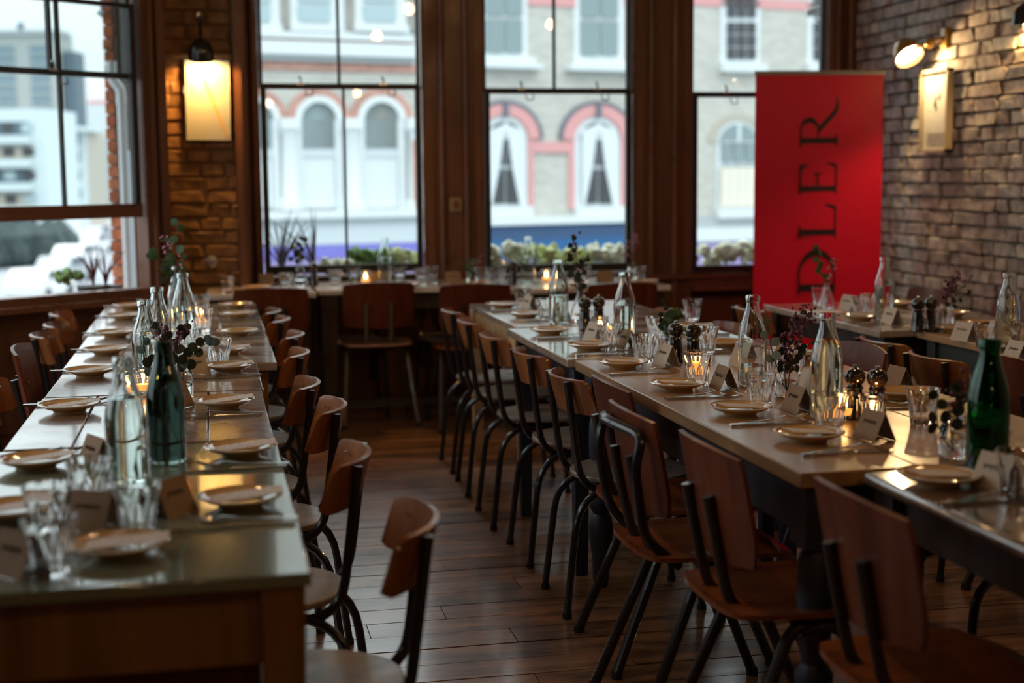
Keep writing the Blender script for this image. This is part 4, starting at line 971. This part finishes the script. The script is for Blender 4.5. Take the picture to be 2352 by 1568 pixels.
# ------------------------------------------------------------------ table ware
def proto_plate():
    bm = lathe(B(), [(0, .004), (.035, .004), (.038, 0), (.042, 0), (.045, .006), (.066, .013), (.080, .021), (.081, .023), (.079, .0235), (.064, .017), (.046, .0105), (.040, .009), (0, .009)], 36); return bm
def proto_rim(): return lathe(B(), [(.0775, .0215), (.0815, .0215), (.0822, .0235), (.0775, .0245), (.0775, .0215)], 36)
def glass_bm(h=.090, rt=.043, rb=.028):
    def fn(j, a_):
        if 1 <= j <= 5:
            th = (a_ + .01) % (2 * PI / 9) - PI / 9; k = math.cos(PI / 9) / math.cos(th)
            return 1 + (k - 1) * (1.5 if j < 5 else .5) + (.012 if j == 5 else 0)
        if 10 <= j <= 12: return 1 + .02 * math.cos(9 * a_)
        return 1
    return lathe(B(), [(0, 0), (rb, .0), (rb + .001, .004), (rb + .003, .02), (rb + .006, .04), (rb + .0095, .058), (rb + .0085, .064), (rt - .002, h - .012), (rt, h - .001), (rt - .001, h), (rt - .0025, h - .001), (rt - .0055, h - .014), (rb + .005, .060), (rb + .0025, .040), (rb - .0015, .014), (rb - .006, .011), (0, .010)], 54, fn=fn)
BOT = [(.0, 0), (.036, 0), (.040, .004), (.041, .02), (.0412, .140), (.0395, .158), (.0335, .185), (.0255, .210), (.0205, .230), (.0188, .246), (.0212, .247), (.0215, .262), (.020, .266)]
def bottle_bm(k=1.0, kh=1.0):
    inn = [(r - .003, z) for r, z in BOT[4:]][::-1]; inn[0] = (.0165, .266)
    return lathe(B(), [(r * k, z * kh) for r, z in BOT + inn + [(.038, .02), (.034, .009), (0, .012)]], 32)
def water_bm(k=1.0, top=.17, kh=1.0):
    pr = [(0, .0115), (.0335, .0095), (.0378, .02), (.0380, .135)]
    if top > .16: pr += [(.0360, .158)]
    if top > .195: pr += [(.0275, .195)]
    pr = [p_ for p_ in pr if p_[1] <= top + .001] + [(min(.0378, {True: .030}.get(top > .165, .0378)) if top <= .195 else .0235, top), (0, top)]
    return lathe(B(), [(r * k, z * kh) for r, z in pr], 32)
def mill_bm():
    return lathe(B(), [(0, 0), (.029, 0), (.0295, .006), (.027, .012), (.026, .05), (.0225, .078), (.0215, .088), (.0255, .091), (.0255, .094), (.0215, .097), (.020, .103), (.0265, .108), (.031, .122), (.029, .136), (.020, .147), (.010, .150), (0, .1505)], 28)
def fork_bm():
    bm = B(); pts = [(-.10, 0, .003), (-.06, 0, .004), (0, 0, .007), (.035, 0, .012), (.055, 0, .007)]
    ws = [.008, .0065, .004, .0035, .008]
    for (a_, b_), (w0, w1) in zip(zip(pts, pts[1:]), zip(ws, ws[1:])):
        v = [bm.verts.new((a_[0], -w0, a_[2])), bm.verts.new((a_[0], w0, a_[2])), bm.verts.new((b_[0], w1, b_[2])), bm.verts.new((b_[0], -w1, b_[2]))]
        u = [bm.verts.new((q_.co.x, q_.co.y, q_.co.z - .002)) for q_ in v]
        bm.faces.new(v); bm.faces.new(u[::-1])
        for k in range(4): bm.faces.new((v[k], u[k], u[(k+1) % 4], v[(k+1) % 4]))
    for k in range(4):
        y = -.0095 + k * .0063; tube(bm, [(.054, y * .8, .006), (.075, y, .006), (.098, y, .013)], [.0022, .0018, .0010], 5)
    bmesh.ops.translate(bm, verts=bm.verts[:], vec=(0, 0, .001)); return bm
def knife_bm():
    bm = B(); prism(bm, [(-.11, -.006), (0, -.0065), (.01, -.004), (.09, -.008), (.112, .002), (.11, .006), (0, .0065), (-.11, .006), (-.114, 0)], 0, .003)
    for v in bm.verts:
        if v.co.x <= .001: v.co.z = v.co.z * 1.9
    bmesh.ops.translate(bm, verts=bm.verts[:], vec=(0, 0, .001)); return bm
PR = {}
def thing(kind, label, px, py, rz=0, z=TZ, sc_=1, group=None, loc=None, **k):
    key = (kind, tuple(sorted(k.items())))
    p_ = Vector(loc) if loc is not None else at(px, py, z); p_.z = z + .0006
    if key in PR: t = dup(PR[key], None, p_, rz, label)
    else:
        if kind == 'plate':
            t = ob('side_plate', proto_plate(), 'plate', smooth=60, cat='plate'); ob('rim', proto_rim(), 'plate_rim', t)
        elif kind == 'menu': t = ob('menu_card', box(B(), (0, 0, 0), (.135, .062, .001)), 'menu', cat='menu')
        elif kind == 'glass': t = ob('tumbler', glass_bm(), 'glass', smooth=25, cat='glass')
        elif kind == 'bottle':
            t = ob('water_bottle', bottle_bm(), k.get('m', 'bottle'), smooth=50, cat='bottle')
            if k.get('w', .15): ob('water', water_bm(1, k.get('w', .15)), 'water', t)
        elif kind == 'mill':
            t = ob('pepper_mill', mill_bm(), 'mill', smooth=40, cat='mill'); ob('knob', lathe(B(), [(0, .150), (.005, .150), (.007, .154), (.0065, .159), (0, .161)], 14), 'steel', t)
        elif kind == 'card':
            bm = B(); h_, w_, d_ = .068, .088, .030
            for s_ in (-1, 1):
                v = [bm.verts.new(q_) for q_ in ((-w_ / 2, s_ * d_, 0), (w_ / 2, s_ * d_, 0), (w_ / 2, 0, h_), (-w_ / 2, 0, h_), (-w_ / 2, s_ * (d_ - .0009), 0), (w_ / 2, s_ * (d_ - .0009), 0), (w_ / 2, 0, h_ - .0018), (-w_ / 2, 0, h_ - .0018))]
                for f in ((0, 1, 2, 3), (4, 5, 6, 7), (0, 1, 5, 4), (1, 2, 6, 5), (2, 3, 7, 6), (3, 0, 4, 7)): bm.faces.new([v[i] for i in f])
            t = ob('place_card', bm, k.get('m', 'card'), cat='place card')
            if k.get('ink', 1):
                bm = B(); x_ = -.026; pts = []
                for q_ in range(34):
                    u = q_ / 33; zz = .042 + .0045 * math.sin(q_ * 2.3) * (1.7 if q_ in (2, 3, 18) else 1) + random.uniform(-.001, .001)
                    pts.append((x_ + u * .05, -(d_ * (1 - zz / h_)) - .0006, zz))
                tube(bm, pts, .0004, 4); ob('handwriting', bm, 'ink', t)
        elif kind == 'fork': t = ob('fork', fork_bm(), 'steel', smooth=60, cat='fork')
        elif kind == 'knife': t = ob('knife', knife_bm(), 'steel', smooth=40, cat='knife')
        elif kind == 'candle':
            t = ob('candle_glass', glass_bm(.075, .034, .024), 'glass', smooth=25, cat='candle')
            ob('wax', lathe(B(), [(0, .012), (.0215, .012), (.0245, .030), (0, .028)], 24), 'wax', t)
            f_ = ob('flame', lathe(B(), [(0, .030), (.0035, .034), (.0048, .041), (.003, .050), (0, .060)], 12), 'flame', t)
        elif kind == 'jar':
            bm = lathe(B(), [(0, 0), (.028, 0), (.033, .005), (.034, .05), (.030, .066), (.020, .078), (.0215, .082), (.0225, .094), (.0205, .094), (.0185, .080), (.028, .064), (.031, .05), (.030, .010), (0, .008)], 28)
            t = ob('glass_jar', bm, 'glass', smooth=50, cat='vase'); ob('water', lathe(B(), [(0, .0078), (.0298, .0098), (.0308, .045), (0, .045)], 28), 'water', t)
        elif kind == 'vase':
            bm = lathe(B(), [(0, 0), (.040, 0), (.044, .006), (.040, .04), (.024, .085), (.014, .12), (.014, .155), (.017, .168), (.0155, .168), (.0115, .155), (.0115, .12), (.021, .085), (.037, .04), (.040, .012), (0, .009)], 32)
            t = ob('flask_vase', bm, 'glass', smooth=50, cat='vase')
        t.location = p_; t.rotation_euler = (0, 0, rz); t['label'] = label; PR[key] = t
    t['group'] = group or {'plate': 'side plates', 'menu': 'menus on the plates', 'glass': 'faceted tumblers', 'bottle': 'glass water bottles', 'mill': 'black pepper and salt mills', 'card': 'kraft place cards', 'fork': 'forks', 'knife': 'knives', 'candle': 'candles in glasses', 'jar': 'flower jars', 'vase': 'flower vases'}[kind]
    if sc_ != 1: t.scale = (sc_,) * 3
    return t
ORD = ['nearest', 'second', 'third', 'fourth', 'fifth', 'sixth', 'seventh', 'eighth', 'ninth', 'tenth']
def setting(px, py, where, n, side, menu=True, cut=True, rz=0, card=None, mz=None):
    """plate + menu + fork and knife"""
    w_ = ('nearest place' if n == 0 else ORD[n] + ' place from the front') + ', ' + where
    thing('plate', 'mustard side plate, ' + w_, px, py, random.uniform(0, 3))
    p_ = at(px, py, TZ)
    if menu:
        m_ = thing('menu', 'paper menu, ' + w_, px, py, (mz if mz is not None else random.uniform(-.5, .1)), z=TZ + .022, loc=(p_.x + .012, p_.y, 0)); m_.rotation_euler = (random.uniform(-.03, .03), .10 * (1 if side > 0 else -1), m_.rotation_euler[2])
    if cut:
        dy = -.155 if side != 0 else .13
        r_ = 0 if side > 0 or side == 0 else PI
        ex = .02 if side > 0 else -.02
        f_ = thing('fork', 'steel fork, ' + w_, 0, 0, r_ + (random.uniform(.10, .24) if side > 0 else random.uniform(-.1, .1)), loc=(p_.x + ex + .02, p_.y + dy + .028, 0))
        thing('knife', 'steel knife, ' + w_, 0, 0, r_ + random.uniform(-.04, .04), loc=(p_.x + ex, p_.y + dy - .014, 0))
LA = 'aisle side of the left tables'; LWn = 'window side of the left tables'; RA = 'aisle side of the right tables'; RF = 'far side of the right tables'
for n, (x, y) in enumerate([(553, 1162), (553, 1045), (515, 935), (525, 852), (522, 812), (545, 770), (545, 729), (542, 707)]): setting(x, y, LA, n, -1, menu=n < 5 or n == 6, cut=n not in (4, 7))
for n, (x, y) in enumerate([(30, 1188), (83, 1073), (160, 945), (207, 863), (245, 813), (265, 773), (285, 733), (300, 709)]): setting(x, y, LWn, n, 0, mz=.1)
thing('plate', 'mustard plate with pale menu at the head of the green-topped table', 275, 1272); p_ = at(275, 1272, TZ); m_ = thing('menu', 'paper menu on the plate at the head of the green-topped table', 0, 0, -.1, z=TZ + .022, loc=(p_.x + .012, p_.y, 0)); m_.rotation_euler[1] = -.08
for n, (x, y) in enumerate([(2155, 1112), (1858, 1012), (1700, 951), (1556, 895), (1430, 844), (1353, 803), (1262, 767), (1207, 729), (1155, 707)]): setting(x, y, RA, n, 1, mz=.12 + random.uniform(-.08, .08))
for n, (x, y) in enumerate([(2240, 1010), (2070, 914), (1825, 824), (1663, 797), (1590, 760)]): setting(x, y, RF, n, -1, menu=n % 2 == 0)
wn = 'tables by the brick wall'
for n, (x, y) in enumerate([(2306, 806), (2195, 762), (1975, 735)]): setting(x, y, 'left side, brick wall tables', n, 1, menu=n != 0)
for n, (x, y) in enumerate([(2245, 752), (2185, 727), (2062, 704)]): setting(x, y, 'brick side, brick wall tables', n, -1, cut=n == 0, menu=False)
for n, (x, y) in enumerate([(590, 666), (935, 660), (1100, 658), (1330, 656), (1480, 652)]):
    q_ = at(x, y, TZ); thing('plate', ['plate on the small table against the pier', 'plate on the window table behind the brown chair', 'plate at the right end of the middle window table', 'plate on the right-hand window table, left', 'plate on the right-hand window table, right'][n], x, y)
# tumblers: base pixel
for (x, y, lb) in [(113, 1232, 'large blurred tumbler at the lower left, green-topped table'), (208, 1165, 'tumbler behind the lower left one, beside the clear bottle'), (318, 1226, 'tumbler just behind the head plate, green-topped table'), (118, 1318, 'tumbler at the very bottom left with warm sparkles'),
    (503, 843, 'sharp faceted tumbler on the aisle side, left tables, fourth plate'), (405, 850, 'tumbler left of the folded card, left tables'), (428, 812, 'tumbler between bottles and aisle plates, left tables'), (465, 762, 'tall-looking tumbler beside the farthest left-row bottle'), (340, 735, 'tumbler on the window side beside the far clear bottle'), (464, 722, 'farthest tumbler of the left row'),
    (1603, 885, 'candle-lit faceted tumbler in front of the black mills'), (1745, 934, 'tumbler in front of the tall clear bottle, right tables'), (1905, 992, 'tumbler in front of the second clear bottle, right tables'), (1478, 833, 'tumbler left of the kraft card and mills, right tables'), (1400, 804, 'tumbler before the clear bottle, right tables'), (1508, 782, 'tumbler behind the leafy jar, right tables'), (1622, 812, 'tumbler right of the black mills, right tables'),
    (2118, 974, 'empty tumbler on the orange-lit planks, right tables'), (2336, 1140, 'tumbler cut by the right picture edge, bottom'), (1783, 868, 'tumbler behind the dried flower jar, right tables'), (1822, 860, 'tumbler between the two clear bottles, far side'), (1200, 705, 'tumbler at the far end of the pine-sided table'), (1252, 733, 'tumbler beside the card on the pine-sided table'), (1352, 738, 'tumbler right of the flask vase, right tables'), (1590, 735, 'tumbler on the far side, second dark table'), (2262, 935, 'tumbler beside the green bottle, far side'),
    (1884, 706, 'tumbler beside the eucalyptus vase before the banner'), (1975, 729, 'tumbler left of the bottle, wall tables, nearer'), (1998, 722, 'tumbler touching the bottle, wall tables, farther'), (2140, 762, 'tumbler in front of the right black mill, wall table'), (2165, 757, 'tumbler beside the dried flowers, wall table'), (2262, 800, 'tumbler left of the right-edge bottle, wall table'), (2345, 805, 'tumbler at the right picture edge, wall table'),
    (522, 672, 'tumbler at the left end of the small pier table'), (657, 666, 'tumbler left of the flask vase under the windows'), (770, 656, 'tumbler right of the mill, below the glazing bar'), (812, 648, 'tumbler behind the candle under the second window'), (918, 648, 'tumbler right of the bottle under the second window'), (968, 652, 'tumbler left of the post, window tables'), (992, 648, 'tumbler at the foot of the post, window tables'), (1112, 652, 'tumbler right of the little green posy'), (1145, 652, 'tumbler left of the mill under the third window'), (1340, 648, 'tumbler under the third window, right'), (1468, 648, 'tumbler beside the pink flowers, right-hand window table')]:
    thing('glass', lb, x, y, random.uniform(0, 1), sc_=random.uniform(.97, 1.04))
for (x, y, lb, kw) in [(295, 1123, 'big blurred clear water bottle in the middle of the left tables', dict(w=.185)), (385, 1062, 'dark greenish bottle right behind the blurred clear one', dict(m='darkglass', w=.18)), (340, 898, 'clear half-full bottle behind the two blurred ones, left tables', dict(w=.17)), (367, 845, 'clear bottle with open neck beneath the flowers, left tables', dict(w=.12)),
    (425, 790, 'pale aqua bottle beside the flower bottle, left tables', dict(w=.12)), (1727, 887, 'tall clear bottle right of the mills, right tables', dict(w=.06)), (1897, 960, 'clear water bottle in front of the dried flowers, right tables', dict(w=.20)), (1435, 795, 'clear bottle behind the candle, second right table', dict(w=.15)), (1283, 745, 'clear bottle on the pine-sided table by the flask vase', dict(w=.12)),
    (2030, 738, 'clear bottle before the red banner, wall tables', dict(w=.15)), (2313, 802, 'half-full bottle at the right edge, wall tables', dict(w=.19)), (885, 652, 'bottle under the second window, right half', dict(w=.15)), (1213, 650, 'bottle under the third window, beside the mill', dict(w=.15))]:
    thing('bottle', lb, x, y, **kw)
t = thing('bottle', 'dark green bottle at the right side, out of focus', 2265, 1092, m='green', w=0, sc_=1.05)
for (x, y, lb) in [(1552, 832, 'left black mill of the pair at the centre right'), (1592, 836, 'right black mill of the pair at the centre right'), (1343, 758, 'left black mill of the pair on the second right table'), (1375, 756, 'right black mill of the pair on the second right table'), (1962, 962, 'left black mill behind the burning candle'), (2013, 966, 'right black mill behind the burning candle'),
    (2107, 762, 'left black mill on the wall table'), (2137, 760, 'right black mill on the wall table'), (721, 656, 'black mill under the second window'), (1178, 652, 'black mill under the third window')]:
    thing('mill', lb, x, y, random.uniform(0, 6), sc_=.86)
for (x, y, lb) in [(2003, 975, 'burning candle in a glass behind the card, right tables'), (1598, 862, 'burning candle hidden behind the lit tumbler, centre right'), (1378, 772, 'burning candle in front of the mills, second right table'), (1942, 962, 'candle beside the left black mill, right tables'), (1255, 648, 'burning candle under the third window'), (840, 652, 'small candle under the second window'), (330, 905, 'candle behind the blurred bottles, left tables'), (452, 745, 'candle at the far end of the left tables')]:
    t = thing('candle', lb, x, y, random.uniform(0, 1)); point('candle_light', t.location + Vector((0, 0, .05)), .9, (1, .42, .09), .006)
# place cards; rz turns the fold
for (x, y, r_, lb, kw) in [(1662, 893, -.75, 'kraft place card with a handwritten name beside the lit tumbler', dict(ink=0)), (1832, 945, -.70, 'kraft card with handwriting before the dried flower jar', {}), (2008, 1008, -.55, 'kraft card in front of the burning candle', {}), (1530, 838, -1.0, 'pale card between the tumbler and the mills, right tables', dict(m='cardw')), (1440, 800, -1.0, 'kraft card left of the faceted tumbler, second right table', {}), (1365, 783, -1.1, 'pale card before the black mills, second right table', dict(m='cardw')),
    (1290, 732, -1.1, 'card beside the clear bottle, pine-sided table', dict(m='cardw')), (1215, 712, -1.3, 'farthest pale card on the pine-sided table', dict(m='cardw')), (1708, 838, .7, 'pinkish card left of the tall clear bottle, far side', dict(m='cardw')), (1862, 905, .6, 'pale card behind the dried flower jar, far side', dict(m='cardw')), (2062, 895, .6, 'card behind the right black mill, far side', {}), (2290, 1120, -.4, 'pale blurred card at the bottom right edge', dict(m='cardw')),
    (1950, 712, -.8, 'card beside the eucalyptus vase, wall tables', dict(m='cardw')), (2048, 744, -.8, 'card in front of the bottle, wall tables', dict(m='cardw')), (2215, 782, -.7, 'card right of the mills, near wall table', dict(m='cardw')), (2335, 830, -.5, 'card at the right picture edge, near wall table', dict(m='cardw')),
    (448, 862, 1.0, 'card standing beside the sharp tumbler, left tables', dict(m='cardw')), (405, 935, .9, 'small card on the dark left table, aisle side', {}), (222, 1072, -1.0, 'pointed kraft card behind the lower left tumblers', {}), (212, 1212, -.6, 'brown kraft card between the lower left tumblers', {}), (393, 1180, 1.0, 'brown kraft card right of the blurred bottle, green-topped table', {}), (45, 1316, -.9, 'kraft card at the bottom left corner', {}),
    (612, 655, 0, 'kraft card on the small table against the pier', {}), (1040, 650, 0, 'kraft card at the foot of the post, window tables', {}), (870, 650, 0, 'kraft card below the second window', {}), (1390, 648, 0, 'kraft card on the right-hand window table', {})]:
    r_ = (r_ if x < 460 else {-1: -PI/2 + .12, 0: 0, 1: PI/2 + .15}[(r_ > 0) - (r_ < 0)]) + random.uniform(-.12, .12)
    t = thing('card', lb, x, y, r_, **kw)
    if lb.startswith('kraft place card with a hand'):
        tx = bpy.data.curves.new('name_text', 'FONT'); tx.body = 'Matilda F'; tx.size = .017; tx.shear = .35; tx.align_x = 'CENTER'; tx.extrude = .0002
        o2 = bpy.data.objects.new('tmp', tx); COL.objects.link(o2); dg = bpy.context.evaluated_depsgraph_get(); me = bpy.data.meshes.new_from_object(o2.evaluated_get(dg)); bpy.data.objects.remove(o2)
        me.materials.clear(); me.materials.append(MT['ink']); h_ = ob('handwriting', me, 'ink', t); sl = math.atan2(.030, .068); h_.location = (0, -.030 * (1 - .036 / .068) - .0012, .036); h_.rotation_euler = (PI/2 - sl, 0, 0)
# flowers
def sprig(t, base, tip, n, r, mat, flower=None, bend=.03, asp=.9, fn=0):
    base, tip = Vector(base), Vector(tip); side = (tip - base).cross(Vector((0, 1, 0))).normalized()
    pts = [base.lerp(tip, u) + side * bend * math.sin(PI * u) for u in (0, .25, .5, .75, 1)]
    ob('stem', tube(B(), pts, .0013, 5), 'stem', t)
    for k in range(n):
        u = .35 + .65 * k / max(1, n - 1); p_ = base.lerp(tip, u) + side * bend * math.sin(PI * u)
        a_ = k * 2.1 + random.uniform(0, .6); d = Vector((math.cos(a_), math.sin(a_), random.uniform(-.1, .5)))
        bm = B(); leafq(bm, p_, r * (1.1 - .35 * u), (random.uniform(-.6, .6), -1, random.uniform(-.4, .7)), d, asp); ob('leaf', bm, mat, t, smooth=80)
    if flower:
        bm = B()
        for k in range(fn):
            u = random.uniform(.6, 1.08); p_ = base.lerp(tip, u) + side * bend * math.sin(PI * u) + Vector([random.gauss(0, .012) for _ in range(3)]); blob(bm, p_, random.uniform(.003, .0065), 1, .35)
        ob('flower_head', bm, flower, t, kind='stuff')
def posy(name, label, vase, loc_z, items):
    t = emp(name, label, 'flowers', vase.location + Vector((0, 0, loc_z * vase.scale[0])), 0, 'flowers on the tables')
    for it in items: sprig(t, *it)
    return t
bt_ = thing('bottle', 'clear bottle holding eucalyptus and pink flowers, left tables', 412, 763, w=.11)
posy('eucalyptus_posy', 'eucalyptus sprigs with tiny pink flowers in the left row bottle', bt_, .2, [((0, 0, -.05), (.01, 0, .24), 8, .022, 'leaf', None, .01, 1), ((0, 0, -.05), (-.105, 0, .13), 7, .020, 'leaf', None, -.02, 1), ((0, 0, -.05), (-.03, .01, .17), 5, .015, 'leaf', 'pink', .02, .9, 26), ((0, 0, -.04), (.02, -.02, .10), 4, .016, 'leaf', 'pink', .02, .9, 8), ((0, 0, -.04), (-.04, -.03, .07), 6, .018, 'leafdk', None, .02, .9)])
j = thing('jar', 'jar of dark leaves in the middle of the left tables', 418, 915)
posy('leaf_posy', 'dark blurred leaves and purple buds leaning right, left tables', j, .07, [((0, 0, -.04), (.10, -.02, .10), 9, .016, 'leafdk', None, .03, 1), ((0, 0, -.04), (-.06, 0, .13), 9, .015, 'leafdk', 'petal', -.02, 1, 24), ((0, 0, -.04), (.02, .01, .14), 9, .014, 'leafdk', 'petal', .02, 1, 22), ((0, 0, -.04), (-.10, -.01, .09), 6, .018, 'leafdk', None, .03, .8)])
v1 = thing('vase', 'flask vase with a dark sprig on the second right table', 1333, 738)
posy('dark_sprig', 'upright dark leafy sprig with purple flowers in the flask vase', v1, .15, [((0, 0, -.06), (-.03, 0, .19), 9, .016, 'leafdk', 'petal', .015, .9, 30), ((0, 0, -.06), (.02, 0, .11), 7, .016, 'leafdk', 'petal', .01, .9, 20), ((0, 0, -.04), (.04, .01, .04), 3, .012, 'leafgrey', None, .01, .8)])
j = thing('jar', 'small jar of green leaves behind the mills', 1532, 806)
posy('green_posy', 'fresh green leaves just left of the black mills', j, .07, [((0, 0, -.04), (.05, 0, .075), 6, .022, 'leaf', None, .02, 1), ((0, 0, -.04), (-.01, 0, .10), 5, .013, 'leafdk', None, .01, .9), ((0, 0, -.04), (.02, -.01, .05), 6, .020, 'leaf', None, .01, 1)])
j = thing('jar', 'jar holding dried purple flowers between the clear bottles', 1808, 912)
posy('dried_posy', 'dried purple flowers and silver leaves between the clear bottles', j, .07, [((0, 0, -.05), (.03, 0, .14), 3, .012, 'leafdk', 'petal', .02, .8, 60), ((0, 0, -.05), (.055, 0, .16), 2, .012, 'leafdk', 'petal', .01, .8, 40), ((0, 0, -.05), (-.06, 0, .13), 6, .016, 'leafgrey', None, .01, .9), ((0, 0, -.05), (.0, .01, .09), 8, .014, 'leafdk', 'petal', .01, .8, 40), ((0, 0, -.05), (.07, 0, .08), 7, .015, 'leafdk', None, .02, .8)])
v2 = thing('vase', 'flask vase of eucalyptus in front of the banner', 1898, 708, sc_=.85)
posy('eucalyptus_sprig', 'eucalyptus sprig against the red banner', v2, .15, [((0, 0, -.06), (-.045, 0, .16), 9, .017, 'leaf', None, .01, 1), ((0, 0, -.06), (.03, 0, .09), 4, .010, 'leaf', 'pink', .01, .9, 14)])
j = thing('jar', 'jar of dried flowers right of the mills, wall table', 2172, 752)
posy('dried_posy', 'dark red dried flowers before the bricks, wall table', j, .07, [((0, 0, -.04), (.04, 0, .12), 3, .012, 'leafdk', 'petal', .02, .8, 70), ((0, 0, -.04), (.10, 0, .12), 6, .014, 'leafgrey', None, .02, .6), ((0, 0, -.04), (.01, 0, .10), 3, .012, 'leafdk', 'petal', .01, .8, 40), ((0, 0, -.04), (.11, 0, .07), 5, .013, 'leafdk', None, .02, .7)])
v3 = thing('vase', 'flask vase with dark sprig under the second window', 690, 655)
posy('dark_sprig', 'dark leafy sprig in the vase under the second window', v3, .15, [((0, 0, -.06), (.03, 0, .12), 8, .020, 'leafdk', None, .02, 1), ((0, 0, -.06), (-.03, 0, .08), 6, .018, 'leafdk', None, .02, 1)])
j = thing('jar', 'small jar with a green posy below the post, window tables', 1084, 652)
posy('green_posy', 'small green and pink posy below the post between windows', j, .07, [((0, 0, -.04), (.03, 0, .07), 6, .014, 'leaf', 'pink', .01, 1, 14), ((0, 0, -.04), (-.03, 0, .06), 6, .014, 'leaf', None, .01, 1), ((0, 0, -.04), (0, 0, .05), 5, .014, 'leaf', None, .01, 1)])
j = thing('jar', 'jar of pale pink flowers at the right of the third window', 1450, 650)
posy('pink_posy', 'wispy pale pink flowers at the right of the third window', j, .07, [((0, 0, -.04), (-.02, 0, .16), 3, .010, 'leafgrey', 'pink', .02, 1, 26), ((0, 0, -.04), (.03, 0, .19), 3, .010, 'leafgrey', 'pink', .01, 1, 26)])
j = thing('jar', 'dark jar beside the green bottle, right tables', 2190, 1052)
posy('leaf_posy', 'dark drooping leaves beside the green bottle', j, .07, [((0, 0, -.05), (.02, 0, .09), 6, .016, 'leafdk', 'petal', .02, 1, 20), ((0, 0, -.05), (-.04, 0, .07), 5, .015, 'leafdk', None, .02, 1)])
# round marble stand under the eucalyptus vase handled as a plate stack
t = ob('round_tray', lathe(B(), [(0, 0), (.085, 0), (.088, .006), (.084, .012), (0, .012)], 32), 'milk', label='white round tray at the corner of the far wall table', cat='tray'); q = at(1878, 716, TZ); t.location = (q.x - .02, q.y - .10, TZ + .0006)
# pendant lamps added out of frame as warm fill, behind camera and over tables
for i, (x, y) in enumerate(((-.2, .3), (1.7, .6), (.8, -1.8), (3.0, 1.2), (-.15, 3.2), (1.6, 3.6), (-.15, 5.6), (1.6, 5.8), (3.0, 4.8))):
    ZP = 2.35 if i < 4 else 2.72
    t = emp('fill_pendant', ['added black fill pendant over the near left table, out of frame', 'added black fill pendant over the near right table, out of frame', 'added black fill pendant at the back of the room, out of frame', 'added black fill pendant near the brick wall, out of frame', 'added black fill pendant above the middle of the left tables, out of frame', 'added black fill pendant above the rustic plank table, out of frame', 'added black fill pendant above the far left tables, out of frame', 'added black fill pendant above the pine-sided table, out of frame', 'added black fill pendant above the brick wall tables, out of frame'][i], 'lamp', (x, y, ZP), 0, 'added fill pendants out of frame')
    ob('lamp_shade', lathe(B(), [(0, .12), (.03, .12), (.14, .0), (.137, 0), (.028, .112), (0, .112)], 24), 'lampblack', t); ob('flex', tube(B(), [(0, 0, .12), (0, 0, ZC - ZP)], .004, 6), 'lampblack', t); bm = B(); blob(bm, (0, 0, .03), .03, 2, 0); ob('bulb', bm, 'bulb', t)
    point('fill_pendant_light', (x, y, ZP - .03), (5, 5, 5, 5, 6, 10, 5, 6, 5)[i], (1, .54, .22), .04)
